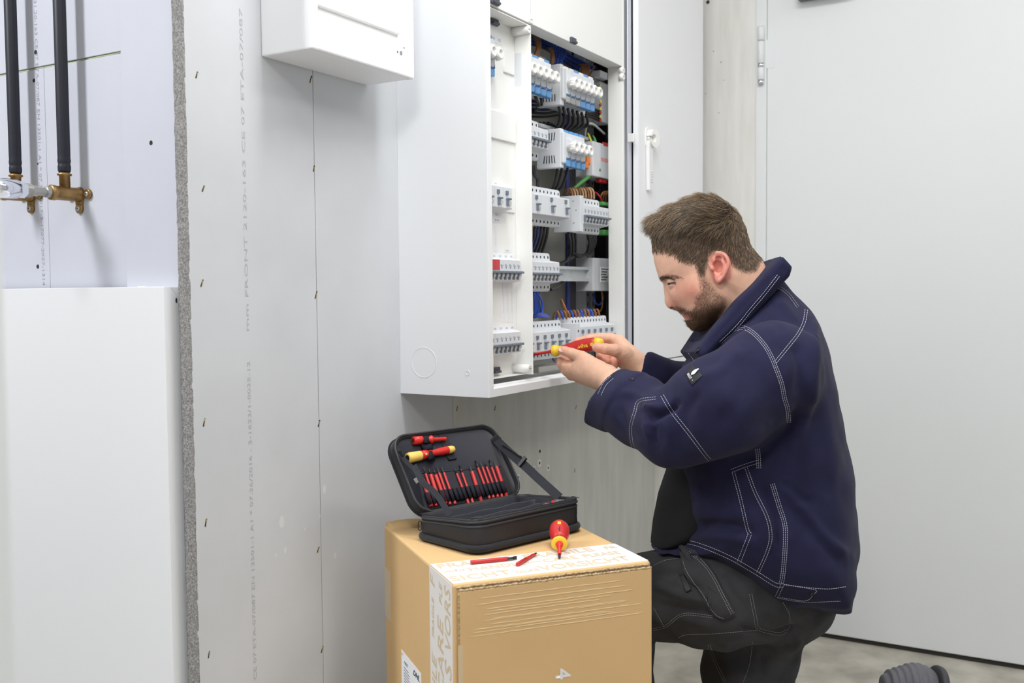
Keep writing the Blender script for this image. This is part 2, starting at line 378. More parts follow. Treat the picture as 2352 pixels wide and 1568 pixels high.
# door closer above
a, b = onX(1834, 3, XR-.02), onX(1957, 3, XR-.02)
dc = empty('door_closer', (XR-.004, (a[1]+b[1])/2, a[2]))
MB().box(XR-.05, XR-.004, a[1], b[1], a[2], a[2]+.055, .004).build('closer_body', 'closer_grey', dc)
MB().box(XR-.042, XR-.03, b[1]-.28, b[1]+.03, a[2]+.056, a[2]+.066, .003).build('closer_arm', 'closer_grey', dc)
tag(dc, 'dark grey door closer at the top edge above the hinge of the white door', 'door closer')
# ------------------------------------------------------------------ pipes in the niche
def pipe_unit(px_top, px_bot, py_bot, label, with_valve, fit_label):
    q = float(onX(px_bot, py_bot, XP)[1]); x = XP-.03; qb = float(onX(px_bot, py_bot, x)[1]); zb = float(onX(px_bot, py_bot, x)[2])
    t = empty('water_pipe', (x, qb, zb)); r = .0105
    pts = []; rad = []
    for z, k in ((0, .93), (.002, 1.0), (.008, 1.03), (.011, 1.0), (.013, .93), (.016, 1.0), (.02, 1.04), (.024, .98), (.03, 1.0), (1.7, 1.0)):
        pts.append((x, qb, zb+z)); rad.append(r*k)
    MB().tube(pts, rad, 18, up=(1, 0, 0)).build('insulation', 'pipe_insulation', t)
    f = MB(); M0 = Matrix.Translation((x, qb, 0))
    f.lathe([(zb-.03, .009), (zb-.007, .009), (zb-.006, .0118), (zb-.0035, .0122), (zb-.002, .009), (zb+.001, .0085)], M0, 18)
    M1 = frame((XP-.0015, qb, zb-.037), (0, 0, 1), (-1, 0, 0))
    f.lathe([(0, .014), (.004, .0125), (.012, .0118), (.028, .012), (.048, .0122), (.0495, .0132), (.056, .0132), (.0575, .012), (.058, .0085)], M1, 22)
    ears = [(-.012, -.020), (.002, -.026), (.011, -.011), (.011, .011), (.002, .026), (-.012, .020), (-.024, .0)]
    w = frame((XP, qb, zb-.037), (0, 0, 1), (-1, 0, 0))
    lobes = [(-.024, 0.0), (.0, -.024), (.0, .024)]
    for (a_, b_) in lobes:
        f.lathe([(0, .0088), (.0045, .0088), (.0055, .0076)], w @ Matrix.Translation((a_, b_, 0)), 16)
        f.prism([(0, -.011) if a_ else (-.008, 0), (0, .011) if a_ else (.008, 0), (a_, .007) if a_ else (.006, b_), (a_, -.007) if a_ else (-.006, b_)], w, 0, .004)
    f.build('wall_plate_elbow', 'brass', t)
    for (a_, b_) in lobes:
        sc = MB().lathe([(.0045, .0042), (.0062, .0042), (.0072, .003)], w @ Matrix.Translation((a_, b_, 0)), 12).build('screw', 'zinc', t)
        MB().box(-.0022, .0022, -.0005, .0005, .0066, .0075, 0, w @ Matrix.Translation((a_, b_, 0))).box(-.0005, .0005, -.0022, .0022, .0066, .0075, 0, w @ Matrix.Translation((a_, b_, 0))).build('cross_slot', 'dark_slot', sc)
    tag(t, label, 'pipe')
    pl = MB(); pl.lathe([(.058, .009), (.06, .0098), (.066, .0098), (.067, .007), (.082, .0072), (.083, .009), (.09, .0092), (.091, .0105), (.104, .0105)], M1, 10, smooth=False)
    if with_valve:
        t2 = empty('shut_off_valve', (XP-.06, qb, zb-.037))
        pl.build('thread_stub', 'plug_pale', t2)
        tr_ = MB()
        for k in range(5): tr_.lathe([(.093+k*.0022, .0105), (.0941+k*.0022, .0116), (.0952+k*.0022, .0105)], M1, 18, caps=False)
        tr_.build('screw_thread', 'plug_pale', t2)
        MB().lathe([(.104, .0125), (.105, .0138), (.116, .0142), (.117, .0128)], M1, 6, smooth=False).build('union_nut', 'chrome', t2)
        MB().lathe([(.117, .0125), (.119, .0155), (.14, .0165), (.158, .016), (.166, .012), (.17, .008)], M1, 24).build('valve_body', 'chrome', t2)
        tag(t2, fit_label, 'valve')
    return t
pipe_unit(140, 148, 395, 'black insulated water pipe with full brass wall elbow in view', True, 'chromed valve screwed into the brass pipe elbow, cut by the near wall edge')
pipe_unit(30, 36, 398, 'second black insulated pipe half hidden at the left border of the photo', False, '')
# ------------------------------------------------------------------ white sheet-metal cover below the pipes
XC = XB-.021
q0 = float(onX(375, 657, XC)[1]); zt = float(onX(375, 658, XC)[2])
cv = empty('metal_cover', (XC, q0+.4, 0))
MB().box(XC, XC+.002, q0, q0+1.1, .02, zt, .0008).build('front_panel', 'powder_white', cv)
MB().box(XC, XS-.001, q0-.001, q0+.001, .02, zt-.0005, .0004).build('side_panel', 'powder_white', cv)
MB().box(XC+.0005, XS-.0005, q0+.001, q0+1.1, zt-.004, zt-.001, .0005).build('top_flange', 'powder_white', cv)
tri = [(XS-.016, zt-.0015), (XS-.001, zt-.0015), (XS-.001, zt-.02)]
MB().add([(x_, q0-.0026, z_) for x_, z_ in tri]+[(x_, q0-.001, z_) for x_, z_ in tri], [(0, 1, 2), (5, 4, 3), (0, 3, 4, 1), (1, 4, 5, 2), (2, 5, 3, 0)]).build('corner_gusset', 'powder_white', cv)
ph = onY(405, 690, q0-.001); disc(ph, (0, -1, 0), .0042, 'dark_slot', cv, 'slot_hole', rx=.45)
MB().lathe([(0, .008), (.003, .008), (.004, .006)], Matrix.Translation((XC+.008, q0+.06, zt-.003)), 16).build('cover_stop', 'white_plastic', cv)
tag(cv, 'tall white sheet metal cover standing below the pipes at left', 'cover panel')
# ------------------------------------------------------------------ small distribution box (upper left)
c0 = onY(600, 132, PW); c1 = onX(717, 110, c0[0]); c2 = onY(952, 186, c1[1])
SX0, SX1, SY, SZ = float(c0[0]), float(c2[0]), float(c1[1]), float(c1[2])
sb = empty('small_distribution_box', (SX0, PW, SZ)); ST = SZ+.34
MB().box(SX0, SX1, SY+.016, PW, SZ, ST, .003).build('box_body', 'powder_white', sb)
fw = .018
fr = MB()
fr.box(SX0-.001, SX0+fw, SY, SY+.018, SZ-.0006, ST, .003).box(SX1-fw*.8, SX1+.001, SY, SY+.018, SZ-.0006, ST, .003).box(SX0+.004, SX1-.004, SY+.0004, SY+.018, SZ, SZ+fw*.95, .003)
fr.build('front_frame', 'powder_white', sb)
pz = float(onY(737, 18, SY+.012)[2])
MB().box(SX0+fw, SX1-fw*.8, SY+.004, SY+.0155, SZ+fw*.9, pz-.014, .002).build('lower_cover', 'white_plastic', sb)
MB().box(SX0+fw, SX1-fw*.8-.014, SY+.012, SY+.0158, pz-.016, ST, .0005).build('cover_ledge', 'white_plastic', sb)
MB().box(SX0+fw, SX1-fw*.8-.022, SY+.006, SY+.0155, pz, ST, .002).build('blanking_panel', 'white_plastic', sb)
for px, py, r in ((913, 119, .002), (921, 122, .0042), (928, 110, .0016)):
    disc(onY(px, py, SY+.004), (0, -1, 0), r, 'toggle_grey' if r < .004 else 'ink_grey', sb, 'lock_hole')
tag(sb, 'small white distribution box on the grey board, cut off by the top border', 'distribution box')
# ------------------------------------------------------------------ large distribution cabinet
XL = float(onY(920, 905, PW)[0]); QF = float(onX(1124, 914, XL)[1]); ZB = float(onX(1124, 914, XL)[2])
XE = float(onY(1615, 200, QF)[0]); ZT = 2.12
QT, QC = QF+.012, QF+.052
XA = float(onY(1222, 400, QT)[0]); XF = float(onY(1430, 400, QT)[0]); XD = float(onY(1467, 400, QF)[0])
Z1 = float(onY(1222, 60, QT)[2]); Z0 = float(onY(1222, 860, QT)[2])
cab = empty('distribution_cabinet', (XL, PW, ZB))
tag(cab, 'large white electrical cabinet, opened, with breakers and wiring in view, beside the kneeling man', 'electrical cabinet')
MB().box(XL, XL+.0015, QF+.001, PW, ZB, ZT, .0006).build('side_panel', 'powder_white_matt', cab)
MB().box(XE-.0015, XE, QF+.001, PW, ZB, ZT, .0006).build('side_panel', 'powder_white_matt', cab)
sh = MB(); sh.box(XL, XL+.017, QF, QF+.0015, ZB+.0171, ZT, .0003).box(XL+.0155, XL+.017, QF+.0016, QF+.03, ZB+.018, ZT)
sh.build('front_lip', 'powder_white', cab)
bl = MB(); bl.box(XL, XE, QF, QF+.0015, ZB+.0002, ZB+.0169, .0005).box(XL+.0017, XE-.0017, QF+.0016, QF+.058, ZB+.0155, ZB+.0168).box(XL+.0175, XE-.0017, QF+.02, QF+.03, ZB+.0166, ZB+.021, .001).box(XL+.0017, XE-.0017, QF+.0016, PW-.0005, ZB, ZB+.0013)
bl.build('bottom_rail', 'powder_white', cab)
MB().box(XL, XE, QF, PW, ZT-.0015, ZT).build('top_panel', 'powder_white', cab)
XBP = float(onY(1316, 700, PW-.006)[0])
MB().box(XL+.0016, XBP, PW-.006, PW-.0005, ZB+.002, ZT-.002).build('back_plate', 'back_plate', cab)
MB().box(XBP, XE-.002, PW-.006, PW-.0005, ZB+.002, ZT-.002).build('back_plate', 'inside_shade', cab)  # right half of the plate, with the cabinet's inner shade in its colour
for px, py, r in ((974, 832, .031),):
    c = onX(px, py, XL); M = frame((XL-.0002, c[1], c[2]), (0, 0, 1), (-1, 0, 0))
    MB().tube([tuple(M @ Vector((r*math.cos(a), r*math.sin(a), 0))) for a in np.linspace(0, 2*math.pi, 49)[:-1]], .00045, 6, closed=True).build('knockout_ring', 'powder_white_matt', cab)
c = onX(1074, 856, XL); M = frame((XL-.0002, c[1], c[2]), (0, 0, 1), (-1, 0, 0))
MB().tube([tuple(M @ Vector((.0048*math.cos(a), .0048*math.sin(a), 0))) for a in np.linspace(0, 2*math.pi, 25)[:-1]], .0006, 6, closed=True).build('knockout_ring', 'powder_white_matt', cab)
# trays (cover boxes open to the front)
t1 = .002
tr = MB(); X1 = XL+.018
tr.box(X1, XA, QC, QC+t1, Z0, Z1).box(XA-t1, XA, QT, QC-.0002, Z0+.0003, Z1-.0003, .0005).box(X1, XA-t1-.0002, QT+.0003, QC-.0002, Z1-t1, Z1, .0005).box(X1, X1+t1, QT, QC-.0002, Z0+.003, Z1-.003)
tr.box(X1+.003, XA-t1-.0004, QC-.022, QC-.0003, Z0, Z0+t1)
ptray = tr.build('cover_tray', 'cream_plastic', cab)
up = MB(); up.box(X1, XA-.001, QT, QT+t1, Z1+.004, ZT-.05, .0008).box(XA+.001, XF, QT, QT+t1, Z1+.004, ZT-.05, .0008).box(XA+.0012, XF-.0002, QT+t1+.0001, QC, Z1+.0041, Z1+.006, .0004).box(X1, XA-.0012, QT+t1+.0001, QC, Z1+.0041, Z1+.006)
up.build('upper_cover', 'cream_plastic', cab)
tr3 = MB(); tr3.box(XF, XF+t1, QT+.0003, QC, Z0-.02, ZT-.05, .0005).box(XF+.0022, XF+.013, QT, QT+t1, Z0-.02, ZT-.05, .0005)
tr3.build('right_cover_flange', 'cream_plastic', cab)
# closed space behind the shut right door, its shade painted as a dark sheet
XI = XF+.012
MB().box(float(onY(1404, 400, QC+.05)[0]), XD+.02, QC+.05, QC+.052, ZB+.02, ZT).build('shade_sheet', 'inside_shade', cab)
xs_ = float(onY(1442, 400, QT+.012)[0])
MB().box(xs_-.0125, xs_+.0125, QT+.006, QT+.02, ZB+.02, ZT, .001).build('door_profile', 'aluminium', cab)
MB().box(XI-.004, XI+.05, QT+.035, QT+.04, float(onY(1440, 650, QT+.04)[2]), float(onY(1440, 610, QT+.04)[2])).build('circuit_board', 'led_green', cab)
disc(onY(1433.5, 632, QT+.03), (0, -1, 0), .0016, 'led_amber', cab, 'indicator_light')
bz = onY(1449, 317, QF+.012)
MB().box(bz[0]-.005, bz[0]+.004, QF+.002, QF+.02, bz[2]-.011, bz[2]+.011, .002).build('lock_bolt', 'white_plastic', cab)
# right door with handle
zdB = ZB+.02
dob = MB(); dob.box(XD, XE-.001, QF, QF+.0015, zdB, ZT-.01, .0006).box(XD, XD+.0015, QF+.0016, QF+.0155, zdB, ZT-.01, .0006).box(XE-.003, XE-.0016, QF+.0016, QF+.0155, zdB, ZT-.01)
door = dob.build('door', 'powder_white', cab)
hc = onY(1487, 318, QF); M = frame((hc[0], QF, hc[2]), (1, 0, 0), (0, -1, 0))
L_ = abs(onY(1484, 433, QF)[2]-hc[2])
hd = MB().prism(rrect(.034, .06, .0165), M, 0, .003).prism([(-.0125, -.012), (.0125, -.012), (.0115, -L_), (-.0105, -L_-.004)], M, .001, .011)
for k in range(5): hd.box(-.004, .011, -L_+.018+k*.0065, -L_+.020+k*.0065, .0105, .0125, 0, M)
hd = hd.build('handle', 'white_plastic', door)
dm = MB(); oc = [(.021*math.cos(a)+.01, .024*math.sin(a)) for a in np.linspace(-math.pi*.93, math.pi*.93, 22)]; ic = [(.0095*math.cos(a)+.004, .0105*math.sin(a)) for a in np.linspace(math.pi*.93, -math.pi*.93, 22)]
n = 22
vv = [tuple(M @ Vector((x, y, .013+.010*(x+.02)/.05))) for x, y in oc+ic[::-1]]+[tuple(M @ Vector((x, y, .002))) for x, y in oc+ic[::-1]]
ff = []
for i in range(n-1): ff += [(i, i+1, n+i+1, n+i), (2*n+i, 3*n+i, 3*n+i+1, 2*n+i+1), (i, 2*n+i, 2*n+i+1, i+1), (n+i, n+i+1, 3*n+i+1, 3*n+i)]
dm.add(vv, ff, False).lathe([(.002, .009), (.009, .0088), (.0095, .0075)], M, 20).build('lock_cover', 'porcelain', hd)
# ---- latches, screw posts on the trays
def latch(px, py, q, parent, w=.022, h=.02):
    c = onY(px, py, q); MB().box(c[0]-w/2, c[0]+w/2, q-.006, q+.001, c[2]-h/2, c[2]+h/2, .0015).box(c[0]-w/2+.003, c[0]+w/2-.003, q-.0105, q-.005, c[2]-h/2+.001, c[2]-h/2+.006, .001).build('latch', 'latch_grey', parent)
latch(1132, 47, QC, cab, .03); latch(1136, 850, QC, cab, .03, .013); latch(1314, 94, QT, cab, .024, .014); latch(1134, 3, QT, cab, .03, .014)
def post(px, py, q0_, q1_):
    c = onY(px, py, q0_); M = frame((c[0], q0_, c[2]), (0, 0, 1), (0, 1, 0))
    o = MB().lathe([(0, .0072), (.0008, .0085), (q1_-q0_, .0095)], M, 18).build('screw_post', 'cream_plastic', cab)
    MB().box(-.0008, .0008, -.004, .004, -.0004, .0008, 0, M).build('screw_slot', 'ink_grey', o)
post(1216, 67, QT-.001, QC); post(1218, 846, QT-.001, QC); post(1221, 45, QT-.003, QT+.004); post(1433, 161, QT-.004, QT+.007); post(1433, 176, QT-.004, QT+.007)
# ---- DIN devices ---------------------------------------------------
YF = QF+.030                                              # front face of breakers
YM = YF+.026                                              # face of the terminal blocks
YBK = YF+.070                                             # rail plane
def device_body(w, m='light_device'):
    b = MB(); h = w/2-.0002
    pr = [(YBK, .042), (YM+.004, .044), (YM, .041), (YM-.001, .027), (YF+.0015, .0225), (YF, .021), (YF, -.021), (YF+.0015, -.0225), (YM-.001, -.027), (YM, -.041), (YM+.004, -.044), (YBK, -.042)]
    vs = [(-h, y-YF, z) for y, z in pr]+[(h, y-YF, z) for y, z in pr]; n = len(pr)
    b.add(vs, [tuple(range(n)), tuple(range(2*n-1, n-1, -1))]+[(i, (i+1) % n, n+(i+1) % n, n+i) for i in range(n)])
    return b.mesh('device_body', m)
ME_MCB = device_body(.0175); ME_RCBO = device_body(.035); ME_RED = device_body(.0175, 'red_label'); ME_RCD = device_body(.07)
def toggle_mesh(w, bar=True):
    b = MB(); b.lathe([(-w/2, .0085), (w/2, .0085)], frame((0, .0045, -.0065), (0, 0, 1), (1, 0, 0)), 16); return b.mesh('toggle', 'porcelain')
ME_TW = toggle_mesh(.0105); ME_TN = toggle_mesh(.013)
def bar_mesh(w): return MB().box(-w/2, w/2, -.0095, .002, -.0035, .0015, .0012).box(-w/2, -w/2+.0022, -.005, .001, -.0165, -.003, .0005).mesh('toggle_bar', 'toggle_grey')
ME_BAR = bar_mesh(.0172); ME_BARS = bar_mesh(.0125)
def hole_mesh(zs, xs): 
    b = MB()
    for z in zs:
        for x in xs:
            M = frame((x, YM-YF-.0009, z), (0, 0, 1), (0, -1, 0)); b.prism([(.0032*math.cos(a), .0021*math.sin(a)) for a in np.linspace(0, 2*math.pi, 11)[:-1]], M, -.001, .0003)
    return b.mesh('terminal_holes', 'dark_slot')
ME_H1 = hole_mesh((.034, -.034), (0,)); ME_H2 = hole_mesh((.034, -.034), (-.00875, .00875))
ME_PRINT = MB().box(-.005, .005, -.0003, 0, .0085, .0098).box(-.005, .001, -.0003, 0, .0112, .0121).box(-.0022, .0022, -.0003, 0, .0035, .0075).mesh('print', 'ink_grey')
ME_BTN = MB().box(-.0042, .0042, -.0035, 0, .006, .0145, .0008).mesh('test_button', 'toggle_grey')
ME_BARM = MB().box(-.0062, .0062, -.0075, .002, -.0005, .0035, .0012).box(-.0055, -.002, -.006, .001, -.013, .001, .0008).mesh('toggle_bar', 'toggle_grey')
ME_SIDE = MB().box(-.0055, -.0005, -.001, .0001, -.0145, .001).mesh('toggle_window', 'dark_slot')
def place(me, nm, x, y, z, parent=cab): return link(nm, me, parent, (x, y, z))
def sub(me, nm, par, x=0, z=0, y=0):
    o = link(nm, me, par, (x, y, z), True)
    if nm in ('terminal_holes', 'print', 'grip_ribs'): o['kind'] = 'stuff'
    return o
def mcb(x, z, red=False, y=YF):
    o = place(ME_RED if red else ME_MCB, 'circuit_breaker', x, y, z); o['label'] = 'red miniature circuit breaker' if red else 'white miniature circuit breaker'
    sub(ME_BAR, 'toggle_bar', o, 0, -.0035); sub(ME_TW, 'toggle', o, .002, -.003); sub(ME_H1, 'terminal_holes', o); sub(ME_PRINT, 'print', o)
    if red: o.data = ME_MCB; sub(MB().box(-.0085, .0085, -.0006, 0, .002, .02).mesh('red_strip', 'red_label') if 'rs' not in MEX else MEX['rs'], 'red_strip', o); 
    return o
MEX = {}; MEX['rs'] = MB().box(-.0086, .0086, -.0008, .0002, .0, .0212).mesh('red_strip', 'red_label')
def rcbo(x, z, y=YF):
    o = place(ME_RCBO, 'residual_current_breaker', x, y, z)
    sub(ME_BTN, 'test_button', o, -.005); sub(ME_BARM, 'toggle_bar', o, -.001, -.004); sub(ME_TN, 'toggle', o, .001, -.004); sub(ME_H2, 'terminal_holes', o)
    return o
ME_KNOB = MB().lathe([(0, .0105), (.010, .0105), (.011, .0125), (.019, .0128), (.022, .0118), (.0235, .0100), (.0225, .0068), (.019, .0062)], frame((0, 0, 0), (0, 0, 1), (0, -1, 0)), 20).mesh('fuse_cap', 'porcelain')
for k in range(6):
    pass
ME_KRIB = MB()
for k in range(6):
    a = k*math.pi/3; ME_KRIB.box(-.0022, .0022, -.0215, -.011, .0108, .0138, .001, Matrix.Rotation(a, 4, 'Y'))
ME_KRIB = ME_KRIB.mesh('grip_ribs', 'porcelain')
def fuse_body(w=.0262):
    b = MB(); h = w/2; b.box(-h, h, .0, .066, -.036, .036, .001).box(-h+.001, h-.001, -.003, .002, -.022, .024, .0015); return b.mesh('fuse_base', 'light_device')
ME_FB = fuse_body()
ME_TABB = MB().box(-.0105, .0105, -.0035, .012, -.041, -.026, .002).mesh('terminal_cover', 'blue_clear')
ME_TABG = MB().box(-.0105, .0105, -.0035, .012, -.041, -.026, .002).mesh('terminal_cover', 'grey_clear')
ME_TABT = MB().box(-.0105, .0105, .002, .016, .028, .043, .002).mesh('top_terminal_cover', 'blue_clear')
ME_TABW = MB().box(-.0105, .0105, .001, .014, .026, .042, .002).mesh('top_terminal_cover', 'white_plastic')
ME_ARROW = MB().prism([(-.009, -.0255), (.0105, -.0255), (.0105, -.0165), (.007, -.0235), (-.009, -.0243)], frame((0, -.0005, 0), (1, 0, 0), (0, -1, 0)), 0, .003).mesh('marker_arrow', 'blue_plastic')
def fuse(x, z, blue=True, top='b', y=YF+.004):
    o = place(ME_FB, 'fuse_holder', x, y, z)
    kp = sub(ME_KNOB, 'fuse_cap', o, 0, .002, -.002); 
    sub(ME_TABB if blue else ME_TABG, 'terminal_cover', o); sub(ME_TABT if top == 'b' else ME_TABW, 'top_terminal_cover', o); sub(ME_ARROW, 'marker_arrow', o)
    sub(ME_KRIB, 'grip_ribs', o, 0, .002, -.001)
    return o
def xz(px, py, y=YF): p = onY(px, py, y); return float(p[0]), float(p[2])
# field 2, left bank
kx, kz = xz(1277, 180, YF-.015)
for k in range(5): fuse(kx-.027*k, kz, top='b' if k % 2 == 0 else 'w')
bx, bz = xz(1259, 322)
for k in range(5): mcb(bx-.00875-.0175*k, bz)
rx, rz = xz(1308, 479)
for k in range(3):
    o = place(ME_RCD, 'residual_current_switch', rx-.035-.0702*k, YF, rz)
    if k == 0: rcd0 = rx
    sub(ME_BTN, 'test_button', o, .014, .004); sub(ME_BARM, 'toggle_bar', o, .020, -.002); sub(ME_TN, 'toggle', o, .0215, -.002)
    for xo in (-.02625, -.00875, .00875, .02625): sub(ME_H1, 'terminal_holes', o, xo)
mx, mz = xz(1285, 625)
for k in range(8): mcb(mx-.00875-.0175*k, mz)
qx, qz = xz(1310, 778)
for k in range(6): rcbo(qx-.0175-.035*k, qz)
# field 2, right bank
XG = XF-.004
kx, kz = xz(1320, 193, YF-.015)
for k in range(6): fuse(kx+.0262*k, kz-.001*k*0, blue=k > 2, top='b' if k in (2, 4) else 'w')
gx = kx-.0262/2-.018
mod = MB().box(kx-.0262/2-.0165, kx-.0262/2-.0005, YF+.006, YF+.07, kz-.05, kz+.044, .002).box(kx-.0262/2-.0155, kx-.0262/2-.0005, YF-.001, YF+.01, kz-.036, kz+.036, .003).build('side_module', 'grey_device', cab)
lv = MB()
for zz_ in (.018, -.032):
    for k in range(5): lv.box(kx-.0262/2-.0168, kx-.0262/2-.016, YF+.02+k*.0075, YF+.0225+k*.0075, kz+zz_-.008, kz+zz_+.008)
tag(lv.build('louvre_slots', 'dark_slot', mod), kind='stuff')
kx2, kz2 = xz(1320, 340, YF-.015)
for k in range(4): fuse(kx2+.0262*k, kz2, blue=True, top='b')
mod2 = MB().box(kx2-.0262/2-.0165, kx2-.0262/2-.0005, YF+.006, YF+.07, kz2-.046, kz2+.044, .002).box(kx2-.0262/2-.0155, kx2-.0262/2-.0005, YF-.001, YF+.01, kz2-.036, kz2+.036, .003).build('side_module', 'light_device', cab)
lv = MB(); xm = kx2-.0262/2-.0168
for zz_, sg in ((.026, 1), (-.026, -1)):
    for k in range(5):
        ym = YF+.036+(k-2)*.0052; lv.add([(xm, ym-.0011+(k-2)*.0008, kz2+zz_-.009*sg), (xm, ym+.0011+(k-2)*.0008, kz2+zz_-.009*sg), (xm, ym+.0013+(k-2)*.0022, kz2+zz_+.009*sg), (xm, ym-.0013+(k-2)*.0022, kz2+zz_+.009*sg)], [(0, 1, 2, 3)])
tag(lv.build('louvre_slots', 'dark_slot', mod2), kind='stuff')
gx3, gz3 = xz(1341, 491)
ad = MB(); ad.box(gx3-.0175, gx3-.0003, YF+.001, YF+.072, gz3-.043, gz3+.043, .001).build('side_module', 'light_device', cab)
for yy_, z_ in ((YF+.02, .03), (YF+.012, .008), (YF+.05, .028), (YF+.06, -.03), (YF+.018, -.022), (YF+.035, -.006)):
    disc((gx3-.0176, yy_, gz3+z_), (-1, 0, 0), .0018, 'ink_grey', cab, 'rivet_mark')
text('module_printing', '1 2 3 4 5 6 7 8', frame((gx3-.0178, YF+.045, gz3), (0, 0, 1), (-1, 0, 0)), .006, 'ink_grey', cab)
for k in range(8): mcb(gx3+.00875+.0175*k, gz3)
gx5, gz5 = xz(1325, 772)
ax = MB().box(gx5, gx5+.0173, YF, YF+.07, gz5-.03, gz5+.03, .001).build('auxiliary_module', 'light_device', cab)
disc((gx5+.008, YF, gz5+.012), (0, -1, 0), .0028, 'dark_slot', cab, 'module_hole')
for k in range(6): rcbo(gx5+.0175+.0175+.033*k*1.02, gz5)
# left tray devices (only their fronts stick out of the cover)
fx, fz = xz(1150, 124, YF-.012)
for k in range(3): fuse(fx-.027*k+.003, fz, y=YF+.013)
def cover_plate(px0, py0, px1, py1, nm='blanking_plate', d=.003, m='white_plastic'):
    a = onY(px0, py0, QC-d); b = onY(px1, py1, QC-d); return MB().box(a[0], b[0], QC-d, QC+.001, min(a[2], b[2]), max(a[2], b[2]), .0012).build(nm, m, cab)
a = onY(1155, 108, QC); b = onY(1179, 164, QC); MB().box(a[0], b[0], QC-.004, QC+.001, a[2]-.052, a[2]-.001, .0015).build('blanking_plate', 'white_plastic', cab)
a = onY(1127, 256, QC); b = onY(1181, 330, QC); MB().box(X1+.002, b[0], QC-.005, QC+.001, b[2], b[2]+.058, .0015).build('blanking_plate', 'white_plastic', cab)
ex, ez = xz(1176, 456)
for k in range(4): rcbo(ex-.0175-.0352*k, ez)
b = onY(1181, 490, QC); MB().box(X1+.002, b[0], QC-.003, QC+.001, b[2], b[2]+.055, .0015).build('window_frame', 'white_plastic', cab)
ex, ez = xz(1196, 621)
for k in range(8): mcb(ex-.00875-.0175*k, ez, red=k in (5, 6))
ex, ez = xz(1196, 784)
for k in range(8): mcb(ex-.00875-.0175*k, ez)
def label_strip(px0, py0, px1, py1, words, nm='label_strip', q=None, tsz=.006):
    q = q or QC; a = onY(px0, py0, q); b = onY(px1, py1, q); z0_, z1_ = sorted((a[2], b[2]))
    zc = (z0_+z1_)/2; h = abs(onY((px0+px1)/2, py0, q)[2]-onY((px0+px1)/2, py1, q)[2])
    o = MB().box(a[0], b[0], q-.0006, q+.0005, zc-h/2, zc+h/2).build(nm, 'paper_white', cab)
    if words:
        for i, w_ in enumerate(words):
            x = a[0]+(b[0]-a[0])*(i+.5)/len(words); text('label_text', w_, frame((x, q-.0006, zc), (1, 0, 0), (0, -1, 0)), tsz, 'ink_grey', o)
    return o
label_strip(1127, 83, 1152, 99, ['1F1', '1F2'], tsz=.008); label_strip(1129, 418, 1146, 427, ['1F3'])
label_strip(1130, 488, 1151, 498, ['RCD']); label_strip(1130, 500, 1151, 511, ['30 mA'])
label_strip(1128, 584, 1180, 594, ['2F1', '2F2', '2F3', '3F1']); label_strip(1156, 571, 1174, 580, ['Reserve'], tsz=.004)
label_strip(1130, 749, 1182, 759, ['3F2', '3F3', '3F4', '3F5'])
for px in (1157, 1166, 1176): 
    o = label_strip(px-3, 648, px+3, 740, None, 'circuit_label', tsz=.004); c = onY(px, 694, QC-.0006)
    text('label_text', '- -- - --- -- - -- --', frame((c[0], QC-.0006, c[2]), (0, 0, -1), (0, -1, 0)), .007, 'ink_grey', o)
for px in (1139,):
    o = label_strip(px-3, 517, px+3, 578, None, 'circuit_label'); c = onY(px, 548, QC-.0006)
    text('label_text', '- -- - --- -- -', frame((c[0], QC-.0006, c[2]), (0, 0, -1), (0, -1, 0)), .007, 'ink_grey', o)
label_strip(1131, 893, 1140, 897, None, 'type_plate', QF+.004)
# rails and uprights
def rail(px0, px1, py0, py1, q):
    a = onY(px0, py0, q); b = onY(px1, py0, q); z1_ = float(onY(1330, py0, q)[2]); z0_ = float(onY(1330, py1, q)[2])
    r_ = MB(); r_.box(XA+.02, b[0], q, q+.0015, z0_+.006, z1_-.006).box(XA+.02, b[0], q-.009, q, z1_-.0075, z1_-.006).box(XA+.02, b[0], q-.009, q, z0_+.006, z0_+.0075).box(XA+.02, b[0], q-.0095, q-.008, z1_-.0065, z1_).box(XA+.02, b[0], q-.0095, q-.008, z0_, z0_+.0065)
    return r_.build('mounting_rail', 'zinc', cab)
rail(1222, 1367, 613, 646, YBK); rail(1222, 1345, 312, 345, YBK); rail(1222, 1390, 470, 503, YBK); rail(1222, 1390, 170, 203, YBK+.002); rail(1222, 1396, 745, 778, YBK)
uq = PW-.075
for k, (pa, pb) in enumerate(((1345, 1353), (1357, 1365))):
    a = onY(pa, 500, uq); b = onY(pb, 500, uq)
    o = MB().box(a[0], b[0], uq, uq+.02 if k else uq+.03, ZB+.02, ZT-.02, .0005).build('upright', 'zinc', cab)
    hm = MB()
    for i in range(34):
        z = ZB+.05+i*.025; hm.prism([(.0026*math.cos(t), (.0075 if i % 2 else .004)*math.sin(t)) for t in np.linspace(0, 2*math.pi, 11)[:-1]], frame(((a[0]+b[0])/2, uq, z), (1, 0, 0), (0, -1, 0)), -.001, .0003)
    tag(hm.build('slot_holes', 'dark_slot', o), kind='stuff')
a = onY(1322, 600, PW-.02); b = onY(1345, 600, PW-.02); MB().box(a[0], b[0], PW-.02, PW-.018, ZB+.02, ZT-.02).build('side_plate', 'zinc', cab)
